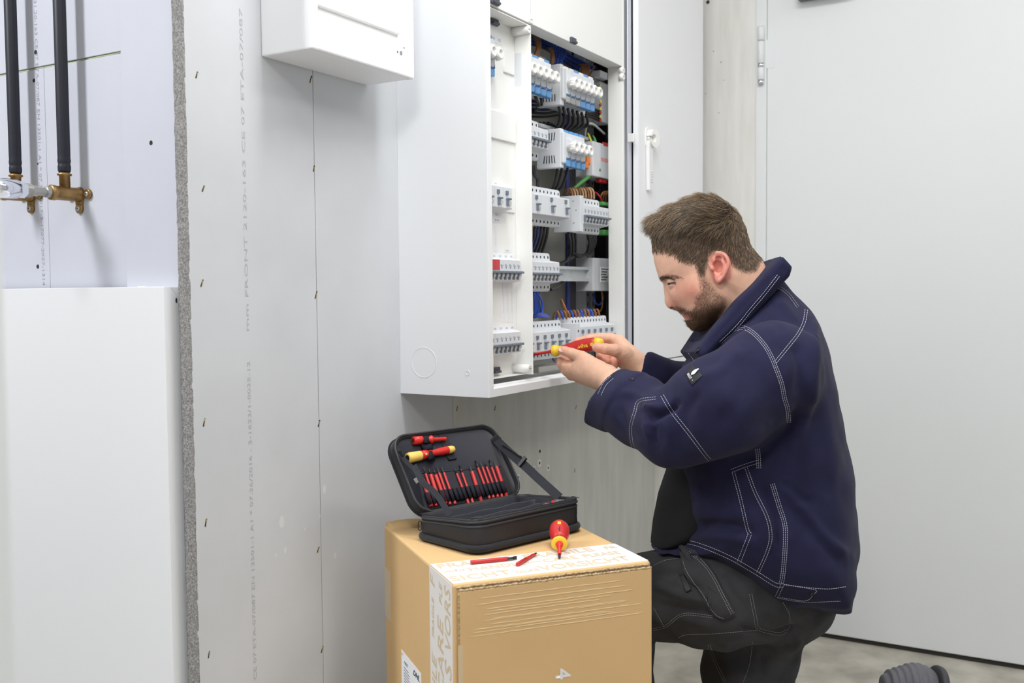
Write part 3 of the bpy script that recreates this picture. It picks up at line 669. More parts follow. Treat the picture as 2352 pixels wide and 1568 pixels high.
# modules in the dark right part
def boxpx(nm, m, px0, py0, px1, py1, q, d, b_=.002):
    a = onY(px0, py0, q); b = onY(px1, py0, q); c = onY((px0+px1)/2, (py0+py1)/2, q); h = (py1-py0)*((c-CO)@CF)/FPX
    return MB().box(a[0], b[0], q, q+d, c[2]-h/2, c[2]+h/2, b_).build(nm, m, cab)
boxpx('terminal_module', 'grey_device', 1362, 593, 1400, 668, YF+.05, .05); o = boxpx('type_label', 'paper_white', 1379, 613, 1400, 648, YF+.0493, .001, 0)
for k in range(5): boxpx('label_line', 'ink_dark', 1381+(k % 2), 617+k*6, 1398-(k*3) % 7, 619+k*6, YF+.0488, .0006, 0)
boxpx('power_supply', 'light_device', 1362, 330, 1406, 408, YF+.045, .05); boxpx('red_corner', 'red_label', 1386, 329, 1406, 337, YF+.0445, .003, 0)
boxpx('warning_label', 'bit_mark', 1380, 364, 1404, 372, YF+.0443, .001, 0)
boxpx('bus_module', 'grey_device', 1378, 192, 1402, 282, YF+.05, .05)
for k, py in enumerate((197, 205, 233, 241, 250, 258, 268, 276)): disc(onY(1378.5, py, YF+.046), (-.5, -1, 0), .0034, 'wire_red' if k % 2 else 'wire_yellow', cab, 'wire_ferrule', h=.003)
boxpx('red_connector', 'wire_red', 1379, 411, 1394, 420, YF+.05, .015)
boxpx('clip_terminal', 'orange_plastic', 1342, 372, 1353, 386, YF+.05, .014); boxpx('clip_terminal', 'orange_plastic', 1350, 350, 1358, 376, YF+.052, .012)
boxpx('earth_bar', 'wire_green', 1386, 464, 1400, 472, YF+.03, .03); boxpx('earth_bar', 'wire_green', 1388, 528, 1402, 540, YF+.04, .03)
boxpx('top_rail', 'grey_device', 1345, 165, 1396, 182, YF+.08, .05); boxpx('rail_clip', 'light_device', 1379, 164, 1396, 180, YF+.04, .02)
boxpx('terminal_strip', 'grey_device', 1268, 232, 1345, 254, YF+.045, .03)
# ---- wires
def wire(pts, r, m, nm='wire'):
    P = [onY(px, py, q) for px, py, q in pts]; return MB().tube(bez(P, 7), r, 7).build(nm, m, cab)
y1, y2, y3 = YF+.035, YF+.075, YF+.13
for k in range(7):
    x = 1286+k*10.5; wire([(x-3, 243+k*3.2, y1-.004), (x+1, 262+k*2.5, y1), (x-3, 285+k, y1+.01), (x-22-k*3, 306-k*.6, y2), (x-58-k*6, 300-k*3, y3)], .0036, 'wire_black')
for k in range(2): wire([(1226+k*13, 215, y1), (1234+k*10, 232, y1), (1236+k*6, 246, y2), (1226, 256-k*3, y2), (1205, 262, y3)], .0036, 'wire_black')
for k in range(3): wire([(1258-k*9, 282, y1+.03), (1272-k*6, 288+k*2, y2), (1282, 310, y1+.03), (1288+k*8, 322, y1+.03)], .0033, 'wire_black')
for k, x in enumerate((1281, 1291, 1304)): wire([(x, 374, y1), (x-2, 396, y1), (x-8-k*2, 425, y1+.01), (x-14-k*3, 436, y1+.02)], .0034, 'wire_black')
for k in range(2): wire([(1222+k*4, 380, y1), (1226+k*3, 400, y1), (1234+k*2, 412, y1), (1234+k*1, 430, y1)], .0035, 'wire_black')
for k in range(5): wire([(1228+k*7.5, 522, y1), (1226+k*7.2, 545, y1+.01), (1212+k*8, 580, y1+.03), (1206+k*7, 600, y1+.03)], .0036, 'wire_dark_blue' if k == 1 else 'wire_black')
for k in range(3): wire([(1305+k*8, 532, y1), (1310+k*6, 560, y1+.02), (1306+k*5, 590, y2), (1286-k*6, 614, y2), (1268, 640, y2)], .0042, 'wire_black')
for k in range(5): wire([(1348+k*4.5, 534, y1), (1354+k*3.4, 556, y1), (1348+k*2, 580, y1+.02), (1330, 590-k, y1+.03), (1316-k*2, 580-k*2, y2), (1318-k*3, 560, y2)], .0036, 'wire_black')
for k in range(5): wire([(1226+k*3, 668, y1), (1228+k*2.4, 690, y1+.01), (1229+k*3.2, 715, y1+.01), (1231+k*4, 728, y1+.01)], .0024, 'wire_blue' if k < 4 else 'wire_dark_blue')
wire([(1232, 670, y1), (1244, 690, y1), (1246, 712, y1), (1242, 726, y1)], .0024, 'wire_blue')
wire([(1265, 665, y1), (1280, 660, y1+.01), (1292, 648, y2), (1298, 632, y2)], .0034, 'wire_black')
for k in range(6): wire([(1225, 724+k*1.2, y1+.015), (1240, 720+k*1.2, y1), (1254, 722+k*1.2, y1), (1262, 729, y1)], .0022, 'wire_blue' if k % 2 else ('wire_brown' if k == 2 else 'wire_blue'))
for k in range(13):
    x = 1270+k*7.6; m = ('wire_brown', 'wire_blue', 'wire_brown')[k % 3] if k else 'wire_brown'
    wire([(x, 733-k*.4, y1+.03), (x+3, 720-k*.5, y1+.02), (x+10, 715-k*.4, y1), (x+14, 722-k*.4, y1-.006), (x+16, 733-k*.4, y1-.006)], .0023, m)
wire([(1304, 734, y1), (1300, 712, y1), (1292, 692, y1+.01), (1289, 688, y1+.02), (1291, 700, y1+.03), (1302, 720, y1+.03)], .0023, 'wire_brown')
wire([(1330, 722, y1+.01), (1345, 711, y1+.01), (1355, 715, y1), (1358, 726, y1)], .0024, 'wire_blue')
for k in range(9):
    x = 1300+k*6.2; wire([(x-6, 447, y2), (x+1, 434-k*.2, y1+.02), (x+10, 434, y1), (x+14, 442, y1-.004), (x+15, 452+k*.6, y1-.004)], .0023, 'wire_brown_pale' if k % 3 else 'wire_brown')
for k in range(5): wire([(1222+k*3.4, 78+k*2, y2), (1231+k*2.5, 95, y1+.02), (1233+k*1.8, 112, y1+.01), (1226+k*2, 130, y1+.01)], .0026, 'wire_brown')
for k in range(4): wire([(1250+k*4, 108, y3), (1262+k*2.2, 114, y2), (1267+k*1.8, 128, y1+.02), (1266+k*1.6, 150, y1+.02)], .0026, 'wire_brown')
for k, (a_, b_) in enumerate(((1271, 1273), (1275, 1279), (1283, 1272), (1288, 1279), (1293, 1281), (1296, 1277))): wire([(a_, 102+k*2, y2), (a_+1+k*.4, 124, y1+.03), ((a_+b_)/2+2, 142, y1+.02), (b_, 158+k*2, y1+.01)], .0025, 'wire_blue')
for k in range(7): wire([(1330+k*4, 148, y2), (1335+k*3, 152, y1+.03), (1337+k*2.6, 164, y1+.02), (1333+k*2.6, 178, y1+.02)], .0024, 'wire_brown')
wire([(1366, 152, y1+.03), (1358, 166, y1+.03), (1350, 178, y1+.02)], .0024, 'wire_brown')
for k in range(6): wire([(1222, 82+k*4, y3-.02), (1262, 98+k*4, y3-.03), (1310, 126+k*5, y3-.03), (1370, 158+k*4, y3-.03)], .0024, 'wire_dark_blue' if k % 2 else 'wire_blue')
for k in range(5): wire([(1222, 232+k*9, y3-.01), (1256, 236+k*8, y3-.02), (1300, 226+k*9, y3-.02), (1340, 240+k*6, y3)], .003, 'wire_dark_blue' if k < 3 else 'wire_black')
for k in range(6): wire([(1296+k*4.5, 255, y3-.03), (1300+k*3.4, 330, y3-.03), (1302+k*3.4, 470, y3-.03), (1302+k*3.4, 560, y3-.03), (1303+k*3.2, 735, y3-.03)], .0045, 'wire_black' if k > 1 else 'wire_dark_blue', 'cable')
for k in range(5): wire([(1345, 252+k*4, y1+.02), (1362, 250+k*5, y1+.02), (1378, 256+k*5.5, y1+.015)], .003, 'wire_black')
wire([(1352, 380, y2), (1346, 340, y2), (1344, 305, y1+.03), (1350, 286, y1+.02), (1362, 285, y1+.02), (1376, 296, y1+.02), (1388, 307, y1+.02)], .003, 'wire_white', 'cable')
wire([(1388, 307, y1+.02), (1396, 314, y1+.025), (1404, 322, y1+.03)], .0034, 'wire_black', 'cable')
wire([(1350, 306, y1+.03), (1357, 322, y1+.02), (1362, 338, y1+.02), (1368, 341, y1+.02), (1369, 330, y1+.02), (1364, 316, y1+.03)], .0028, 'wire_yellow'); wire([(1369, 334, y1+.02), (1367, 322, y1+.02), (1362, 312, y1+.03)], .0029, 'wire_green')
wire([(1318, 434, y1+.045), (1340, 415, y1+.03), (1362, 399, y1+.02), (1377, 389, y1+.012)], .0052, 'wire_green', 'cable')
MB().tube([onY(1364, 397.5, y1+.019), onY(1368, 395, y1+.0175)], .0056, 10).build('cable_tie', 'wire_yellow', cab)
wire([(1377, 389, y1+.012), (1380, 382, y1+.012), (1374, 376, y1+.02), (1358, 376, y1+.03)], .0012, 'wire_red')
for k in range(4): wire([(1382+k*5, 420, y1+.03), (1378+k*6, 436, y1+.04), (1366+k*8, 452, y2)], .0036, 'wire_black', 'cable')
wire([(1355, 440, y1+.03), (1368, 442, y1+.03), (1378, 452, y1+.02), (1383, 464, y1+.02)], .0024, 'wire_red')
for k in range(3): wire([(1379+k*6, 462, y1+.03), (1382+k*5, 446, y1+.02), (1392+k*4, 440, y1+.02), (1402+k*3, 452, y1+.03)], .0024, 'wire_brown')
wire([(1382, 668, y1+.03), (1384, 690, y1+.03), (1380, 712, y1+.04), (1364, 722, y1+.05)], .0022, 'wire_brown'); wire([(1366, 672, y1+.04), (1366, 692, y1+.03), (1376, 700, y1+.03), (1384, 688, y1+.03), (1384, 670, y1+.03)], .0022, 'wire_dark_blue')
wire([(1238, 842, y2), (1262, 838, y1+.03), (1284, 846, y1+.02), (1306, 842, y1+.03), (1340, 836, y2)], .0045, 'wire_white', 'cable'); wire([(1268, 820, y1), (1272, 828, y1), (1280, 832, y1+.01)], .002, 'wire_dark_blue')
boxpx('terminal_strip', 'back_plate', 1238, 838, 1300, 852, y1+.01, .03)
# ------------------------------------------------------------------ cardboard box
ZK = .635
bA, bB, bC = onZ(865, 1208, ZK), onZ(1043, 1345, ZK), onZ(1497, 1290, ZK)
BL_ = float(np.linalg.norm(bC-bB)); bu = (bC-bB)/BL_; bv = np.array([-bu[1], bu[0], 0]); BW_ = float((bA-bB)@bv)
MBX = Matrix(((bu[0], bv[0], 0, bB[0]), (bu[1], bv[1], 0, bB[1]), (0, 0, 1, 0), (0, 0, 0, 1)))   # x along front, y to the back, z up
def bxl(p): d = np.asarray(p)-bB; return float(d@bu), float(d@bv)
box = empty('cardboard_box', tuple(MBX @ Vector((BL_/2, BW_/2, 0))))
tag(box, 'brown cardboard box with white printed tape, standing on the floor under the tool bag', 'box')
MB().box(0, BL_, .0035, BW_, 0, ZK, .0035, MBX).build('box_body', 'kraft', box)
# front flap with raw corrugated edges
MB().box(.0075, BL_-.001, -.0015, .003, .0, ZK-.010, .001, MBX).build('front_flap', 'kraft', box)
rg = np.random.RandomState(5)
def raw_edge(z, y, x0, x1, r):
    xs = np.linspace(x0, x1, 150); return MB().tube([tuple(MBX @ Vector((x, y+rg.normal(0, .0002), z+rg.normal(0, .0005)))) for x in xs], [r*(1+rg.normal(0, .12)) for _ in xs], 5)
raw_edge(ZK-.0088, .0003, .0075, BL_-.001, .0021).build('flap_edge', 'kraft_edge', box)
raw_edge(ZK-.0042, .0025, .004, BL_-.004, .0014).build('flap_edge', 'kraft_edge', box)
zs = np.linspace(.01, ZK-.012, 120)
MB().tube([tuple(MBX @ Vector((.0072+rg.normal(0, .0003), .0002, z))) for z in zs], .0017, 5).build('flap_edge', 'kraft_edge', box)
MB().box(.0045, .012, -.0019, -.0013, .2, .545, 0, MBX).build('clear_tape', 'tape_clear', box)
# back flap bulging up
fl = MB(); n = 12; vs = []
for i in range(n+1):
    t = i/n
    for j, yy in enumerate((BW_-.04, BW_-.016, BW_+.001)):
        vs.append(tuple(MBX @ Vector((.004+t*.10, yy, ZK+.0006+(.0, .002, .0075)[j]*math.sin(math.pi*min(1, t*.9+.18))**.8))))
fl.add(vs, [(i*3+j, i*3+j+1, i*3+j+4, i*3+j+3) for i in range(n) for j in range(2)], True)
o = fl.build('back_flap', 'kraft', box); md = o.modifiers.new('s', 'SOLIDIFY'); md.thickness = .004
# tape
yT0 = .0095; yT1 = bxl(onZ(979, 1296, ZK))[1]; yT1 = max(.095, min(.125, yT1))
tt = MB().box(.0012, BL_-.0008, yT0, yT1, ZK-.0002, ZK+.0004, 0, MBX).build('tape_top', 'tape_white', box)
ts = MB().box(-.0004, .0002, yT0, yT1, .03, ZK-.0012, 0, MBX).build('tape_side', 'tape_white', box)
wT = yT1-yT0
def toptext(s, x, y, sz, sx=1.0, bold=.004): M = MBX @ Matrix.Translation((x, y, ZK+.0004)); return text('tape_print', s, M, sz, 'kraft_print', tt, bold, sx, .0003, 'LEFT')
r1, r2, r3 = yT1-wT*.17, yT1-wT*.47, yT0+wT*.2
toptext('FRAGILE', .006, r1, .034, 1.0); toptext('FRAGILE', .152, r1, .034, 1.0); toptext('FR', .298, r1-.002, .021)
toptext('WITH', .007, r2+.002, .013); toptext('HANDLE', .046, r2, .026, .95); toptext('WITH', .144, r2, .010); toptext('CARE', .172, r2, .026, .95); toptext('PLEASE', .243, r2, .026, .82)
toptext('SICHT', .004, r3, .036, 1.0); toptext('GLAS', .108, r3-.004, .017); toptext('VORSICHT', .150, r3, .038, .87)
def sidetext(s, z, yfrac, sz, sx=1.0, bold=.004):
    # reads upwards; the letters' top points to the back of the box
    o = frame((0, 0, 0), (0, 0, 1), (-1, 0, 0)); M = MBX @ Matrix.Translation((-.0004, yT1-wT*yfrac, z)) @ o
    return text('tape_print', s, M, sz, 'kraft_print', ts, bold, sx, .0003, 'LEFT', .18)
sidetext('F', ZK-.032, .16, .034, 1.1); sidetext('FRAGILE', ZK-.112, .16, .017); sidetext('FRAGILE', ZK-.285, .2, .034, 1.15); sidetext('FRAGILE', ZK-.46, .18, .034, 1.15)
sidetext('PLE', ZK-.048, .52, .022); sidetext('CARE', ZK-.195, .5, .04, 1.25); sidetext('WITH', ZK-.27, .46, .022); sidetext('HANDLE', ZK-.42, .5, .03)
sidetext('VORS', ZK-.112, .82, .04, 1.0); sidetext('GLAS', ZK-.26, .82, .045, 1.25); sidetext('SICHT', ZK-.42, .82, .04)
# shipping label on the left side
def side(px, py):
    r = ray(px, py); n = -bu; t = ((bB-bu*.0006-CO)@n)/(r@n); p = CO+r*t; return float((p-bB)@bv), float(p[2])
y0, z0 = side(922, 1493); y1, z1 = side(967, 1545)
lb = MB().box(-.0008, -.0001, min(y0, y1), max(y0, y1), z0-.21, (z0+z1)/2, 0, MBX).build('shipping_label', 'paper_white', box)
def labtext(s, y, z, sz, m='ink_dark', bold=0, shear=0, sx=1): return text('label_print', s, MBX @ Matrix.Translation((-.0009, y, z)) @ frame((0, 0, 0), (0, -1, 0), (-1, 0, 0)), sz, m, lb, bold, sx, .0002, 'LEFT', shear)
yl = max(y0, y1); zl = (z0+z1)/2
labtext('DHL', yl-.075, zl-.013, .013, bold=.03, shear=.3, sx=1.5)
labtext('DE', yl-.003, zl-.006, .005); labtext('PAKET', yl-.02, zl-.016, .008)
for k in range(6): MB().box(-.0012, -.0007, yl-.016-.03-(k*7 % 11)*.001, yl-.016, zl-.026-k*.005, zl-.0245-k*.005, 0, MBX).build('label_line', 'ink_grey', lb)
labtext('Empfaenger', yl-.02, zl-.064, .008); 
for k in range(8): MB().box(-.0012, -.0007, yl-.02-.05-(k*5 % 9)*.002, yl-.02, zl-.076-k*.007, zl-.074-k*.007, 0, MBX).build('label_line', 'ink_grey', lb)
MB().box(-.0006, .0003, BW_-.04, BW_+.0005, ZK-.17, ZK-.075, 0, MBX).build('clear_tape', 'tape_clear', box)
# printed 4 on the front
r = ray(1291, 1547); n = -bv; t = ((bB-bv*.0016-CO)@n)/(r@n); p4_ = CO+r*t
text('printed_number', '4', Matrix.Translation(p4_) @ MBX.to_3x3().to_4x4() @ frame((0, 0, 0), (0, 0, -1), (0, -1, 0)), .036, 'tape_white', box, .012, 1.0, .0004)
def fpt(px, py): r = ray(px, py); t = ((bB-bv*.0016-CO)@n)/(r@n); p = CO+r*t; return float((p-bB)@bu), float(p[2])
# scuffed pale ridges where the corrugation was squeezed
for k in range(13):
    x0, z = fpt(1100+rg.uniform(-35, 40), 1376+k*7.2+rg.uniform(-2, 2)); x1, _ = fpt(1440+rg.uniform(-60, 40), 1350)
    MB().tube([tuple(MBX @ Vector((x, -.00155, z+rg.normal(0, .0002)))) for x in np.linspace(x0, x1, 26)], [.0001]+[.00042*rg.uniform(.7, 1.1) for _ in range(24)]+[.0001], 5, flat=2.).build('pressed_ridge', 'kraft_pale', box)
# ------------------------------------------------------------------ screwdriver tools
def bit(p0, p1, r, label, group=None, tip='slot', name='screwdriver_bit', fat=.36, dark=.2, hexr=True, up=(0, 0, 1)):
    """p0 = tip, p1 = handle end"""
    p0, p1 = np.array(p0), np.array(p1); d = p1-p0; L = float(np.linalg.norm(d)); M = frame(p0, up, d)
    t = empty(name, tuple(p1)); tag(t, label, 'screwdriver bit', group)
    m1 = MB()
    if fat: m1.lathe([(L*dark, r*.72), (L*dark+.001, r*.8), (L*(1-fat)-.004, r*.8), (L*(1-fat), r)], M, 12).build('shaft_sleeve', 'red_plastic', t); MB().lathe([(L*(1-fat), r), (L-.001, r), (L, r*.85)], M, 6 if hexr else 12, smooth=not hexr).build('hex_end', 'red_plastic', t)
    else: m1.lathe([(L*dark, r*.9), (L*dark+.001, r), (L-.001, r), (L, r*.85)], M, 14).build('shaft_sleeve', 'red_plastic', t)
    if tip == 'slot': MB().lathe([(L*.07, r*.62), (L*dark+.0005, r*.66)], M, 10).box(-r*.8, r*.8, -r*.16, r*.16, 0, L*.08, .0001, M).build('blade_tip', 'bit_tip', t)
    elif tip == 'pozi': MB().lathe([(0, r*.15), (L*.04, r*.45), (L*.09, r*.66), (L*dark+.0005, r*.66)], M, 4, smooth=False).build('blade_tip', 'bit_tip', t)
    else: MB().lathe([(0, r*.12), (L*.05, r*.3), (L*dark+.0005, r*.6)], M, 10).build('blade_tip', 'bit_tip', t)
    return t
up3 = np.array([0, 0, 1.])
bit(onZ(1187, 1280.5, ZK+.004), onZ(1081, 1291, ZK+.004), .0034, 'longer red insulated bit lying on the white tape of the box', None, 'slot', fat=0, dark=.21, up=(0, 0, 1))
bit(onZ(1233, 1269.5, ZK+.0036), onZ(1188, 1296, ZK+.0036), .0034, 'shorter red bit with a thick end lying on the box tape', None, 'pozi', fat=.45, dark=.16, hexr=False)
def screwdriver(tipp, d, label, s_=1.0, Lb=.05, up=(0, 0, 1), rs=1.0, rh=None):
    """tip point, unit direction tip -> handle; s_ scales the handle length, rs the radii, rh the grip radius"""
    M = frame(tipp, up, d); t = empty('screwdriver', tuple(np.array(tipp)+np.array(d)*(Lb+.05*s_))); tag(t, label, 'screwdriver')
    H0 = Lb; rh = rh or rs; L = lambda x: H0+x*s_
    MB().lathe([(0, .0016), (.001, .0021), (.011, .0022)], M, 8).build('blade_tip', 'bit_tip', t)
    MB().lathe([(.011, .0024), (.0115, .003), (H0-.010, .0033), (H0-.008, .0046), (H0-.002, .0062), (H0+.002, .0066)], M, 14).build('blade_sleeve', 'red_bright', t)
    MB().lathe([(H0-.0005, .0075*rs), (H0, .0155*rs), (H0+.0012, .0166*rs), (L(.007), .0160*rs), (L(.0135), .0118*rs)], M, 24).build('collar', 'yellow_plastic', t)
    MB().lathe([(L(.004), .0150*rs), (L(.010), .0128*rs), (L(.017), .0108*rs), (L(.026), .0112*rs)], M, 20).build('collar_neck', 'yellow_plastic', t)
    hb = MB().lathe([(L(.022), .0110*rh), (L(.036), .0132*rh), (L(.056), .0168*rh), (L(.076), .0182*rh), (L(.095), .0172*rh), (L(.1), .0164*rh)], M, 28).build('handle', 'red_plastic', t)
    MB().lathe([(L(.0995), .0165*rh), (L(.108), .0142*rh), (L(.115), .0095*rh), (L(.117), .004*rh)], M, 24).build('end_cap', 'yellow_plastic', t)
    return t, M, hb
# the ball-handled screwdriver lying on the box, blade towards the viewer
tp = onZ(1285, 1281, ZK+.0028); rr_ = ray(1287.2, 1240); dd = np.array([rr_[0], rr_[1], 0]); dd /= np.linalg.norm(dd); dd = dd+up3*.27; dd /= np.linalg.norm(dd)
sd1, M1_, hb1 = screwdriver(tp, dd, 'screwdriver with red round handle and yellow collar lying blade forward on the box', .55, Lb=.044, rs=.82, rh=.95)
MB().box(.0160, .0172, -.0028, .0028, -.004, .005, .0006, M1_ @ Matrix.Translation((0, 0, .044+.076*.55))).build('yellow_badge', 'yellow_plastic', sd1)
text('handle_print', 'wiha', M1_ @ Matrix.Translation((.0142, 0, .044+.046*.55)) @ frame((0, 0, 0), (0, 0, 1), (1, 0, -.32)), .005, 'ink_dark', hb1, .02, 1.2, .0008)
# ------------------------------------------------------------------ tool bag
P0, P1, P2 = onZ(952, 1240, ZK), onZ(1094, 1278, ZK), onZ(1337, 1219, ZK)
gu = P2-P1; GL = float(np.linalg.norm(gu)); gu /= GL; gv = np.array([-gu[1], gu[0], 0.]); GW = float((P0-P1)@gv); P0 = P1+gv*GW
HB = .05
MG = Matrix(((gu[0], gv[0], 0, P1[0]), (gu[1], gv[1], 0, P1[1]), (0, 0, 1, ZK+.0008), (0, 0, 0, 1)))
def mg(p): return MG @ Vector((p[0], p[1], p[2]*(1.17-.34*p[1]/GW)))
bag = empty('tool_bag', tuple(MG @ Vector((GL/2, GW/2, 0))))
tag(bag, 'open black fabric tool bag with red bits in its lid, standing on the cardboard box', 'tool bag')
def ring(off, z, r0=.024, n=6):
    return [(x+GL/2, y+GW/2, z) for x, y in rrect(GL+2*off, GW+2*off, max(.004, r0+off), n)]
def ring_loft(levels, mb):
    R_ = [ring(o, z) for o, z in levels]; k = len(R_[0]); vs = []
    for (off, z), r_ in zip(levels, R_):
        for i, (x, y, zz_) in enumerate(r_):
            w = .0015*math.sin(i*1.9+z*130)*math.sin(z*60) if 0.008 < z < .045 and off > -.003 else 0
            vs.append(tuple(mg((x+w, y-w, zz_))))
    fs = [(j*k+i, j*k+(i+1) % k, (j+1)*k+(i+1) % k, (j+1)*k+i) for j in range(len(R_)-1) for i in range(k)]
    fs.append(tuple(range(k))[::-1]); fs.append(tuple((len(R_)-1)*k+i for i in range(k)))
    return mb.add(vs, fs, True)
lv_ = [(-.002, 0), (0, .001), (-.001, .008), (.0005, .016), (.0012, .026), (.0005, .036), (-.001, .044), (-.0015, HB), (-.0055, HB), (-.0065, .04), (-.0065, .006)]
ring_loft(lv_, MB()).build('base', 'bag_leatherette', bag)
ring_loft([(-.0072, .0062), (-.0071, .0475), (-.0066, .0478), (-.0066, .0062)], MB()).build('base_lining', 'bag_lining', bag)
def ring_tube(off, z, r, m, nm): return MB().tube([tuple(mg(p)) for p in ring(off, z, n=8)], r, 8, closed=True).build(nm, m, bag)
ring_tube(.0018, .0082, .0058, 'bag_fabric', 'bottom_welt'); ring_tube(.0005, .0395, .0019, 'piping_black', 'piping'); ring_tube(-.002, HB-.001, .0032, 'piping_black', 'zip_band'); ring_tube(.0008, .046, .0022, 'piping_black', 'piping')
# zip teeth: one strip of tiny teeth
tz = MB()
rp = [np.array(mg(p)) for p in bez([*ring(-.0012, HB+.0018, n=4)], 6)]
for i in range(0, len(rp)-1, 1):
    a, b = rp[i], rp[i+1]; L = np.linalg.norm(b-a); k = max(1, int(L/.0022))
    for j in range(k):
        c = a+(b-a)*(j+.5)/k; d = (b-a)/L; w = np.cross(d, up3); e = .0006
        tz.add([tuple(c+d*e*s1+w*.0016*s2+up3*h) for h in (0, .0008) for s1 in (-1, 1) for s2 in (-1, 1)], [(0, 1, 3, 2), (4, 6, 7, 5), (0, 4, 5, 1), (2, 3, 7, 6), (0, 2, 6, 4), (1, 5, 7, 3)])
o = tz.build('zip_teeth', 'piping_black', bag); o['kind'] = 'stuff'
# inside walls
def wall(x0, y0, x1, y1, z0=.008, z1=.046, th=.004, nm='divider', sag=0.):
    pts = [(x0+(x1-x0)*i/14, y0+(y1-y0)*i/14+sag*math.sin(i/14*9)) for i in range(15)]; m = MB(); vs = []
    for (x, y) in pts:
        for (dx, z) in ((-th/2, z0), (-th/2, z1-.001), (0, z1), (th/2, z1-.001), (th/2, z0)): vs.append(tuple(mg((x, y+dx, z+.001*math.sin(x*80)))))
    fs = [(i*5+j, i*5+j+1, i*5+j+6, i*5+j+5) for i in range(14) for j in range(4)]+[(0, 1, 2, 3, 4), (74, 73, 72, 71, 70)]
    return m.add(vs, fs, True).build(nm, 'bag_lining', bag)
wall(.008, GW*.60, GL-.02, GW*.64, sag=.0012, z1=.047); wall(.02, GW*.26, GL-.008, GW*.30, sag=.002, z1=.048); wall(.016, GW*.20, GL-.03, GW*.22, sag=.0015, z1=.044)
# red tools standing in the bag
for k, (px, py, r, lb_) in enumerate(((1284, 1151, .0138, 'larger red round tool end with a silver face standing in the bag'), (1260, 1158.5, .010, 'smaller red round tool end half hidden inside the bag'))):
    z = ZK+.0575+(0 if k == 0 else -.002); c = onZ(px, py, z); t = empty('insulated_socket', (c[0], c[1], z-.04)); tag(t, lb_, 'socket')
    M = Matrix.Translation((c[0], c[1], 0))
    MB().lathe([(z-.042, r*.8), (z-.016, r*.8), (z-.012, r), (z, r), (z+.001, r*.92), (z+.001, r*.78)], M, 24, caps=False).build('socket_sleeve', 'red_bright', t)
    MB().lathe([(z-.003, r*.8), (z+.0006, r*.8), (z+.0012, r*.7), (z-.002, r*.42)], M, 24).build('socket_steel', 'chrome', t)
    MB().box(-r*.35, r*.35, -r*.35, r*.35, z-.004, z-.0016, 0, M).build('square_drive', 'dark_slot', t)
# lid
beta = math.radians(35); LWd = .157; LLn = GL+.001
lt = gv*math.sin(beta)+up3*math.cos(beta)                 # up along the lid
ln = np.cross(gu, lt); ln = ln if ln@CF < 0 else -ln        # faces the viewer
LO = P0+up3*(HB*.83+.001)+gu*.009                 # hinge left
MLd = Matrix(((gu[0], lt[0], ln[0], LO[0]), (gu[1], lt[1], ln[1], LO[1]), (gu[2], lt[2], ln[2], LO[2]), (0, 0, 0, 1)))
def lring(off, h, r0=.034, n=8): return [tuple(MLd @ Vector((x+LLn/2-.002, y+LWd/2, h))) for x, y in rrect(LLn+2*off, LWd+2*off, max(.004, r0+off), n)]
def lloft(levels, mb):
    R_ = [lring(o, h) for o, h in levels]; k = len(R_[0]); vs = [p for r_ in R_ for p in r_]
    fs = [(j*k+i, j*k+(i+1) % k, (j+1)*k+(i+1) % k, (j+1)*k+i) for j in range(len(R_)-1) for i in range(k)]+[tuple(range(k))[::-1], tuple((len(R_)-1)*k+i for i in range(k))]
    return mb.add(vs, fs, True)
lloft([(-.006, -.024), (-.001, -.022), (0, -.018), (0, -.002), (-.001, 0), (-.0045, 0), (-.006, -.003), (-.0065, -.008)], MB()).build('lid', 'bag_fabric', bag)
lloft([(-.0062, -.0085), (-.0062, -.0070)], MB()).build('lid_lining', 'bag_lining', bag)
MB().tube(lring(-.0015, 0, n=10), .0024, 8, closed=True).build('lid_piping', 'piping_black', bag); MB().tube(lring(.0004, -.019, n=10), .0026, 8, closed=True).build('lid_welt', 'bag_fabric', bag)
PLN = -.0070
def lp(x, y, h=0.0):
    """crop pixel (tool-bag close-up) -> point on the lid lining, h above it"""
    px, py = 860+x/4.3558, 940+y/4.3558; r_ = ray(px, py); o_ = LO+ln*(PLN+h); t = ((o_-CO)@ln)/(r_@ln); return CO+r_*t
def lloc(p): d = np.asarray(p)-LO; return float(d@gu), float(d@lt)
# pocket panel on the lower half of the lid
pk = [lloc(lp(*q)) for q in ((420, 640), (1255, 570), (1345, 850), (505, 1010))]
vs = [tuple(MLd @ Vector((x, y, PLN+h))) for (x, y) in pk for h in (0, .0016)]
MB().add(vs, [(0, 2, 4, 6), (7, 5, 3, 1), (0, 1, 3, 2), (2, 3, 5, 4), (4, 5, 7, 6), (6, 7, 1, 0)]).build('pocket_panel', 'bag_lining', bag)
MB().tube([lp(415+i*(840)/20, 642-i*70/20, .0018) for i in range(21)], .0011, 6).build('pocket_seam', 'piping_black', bag)
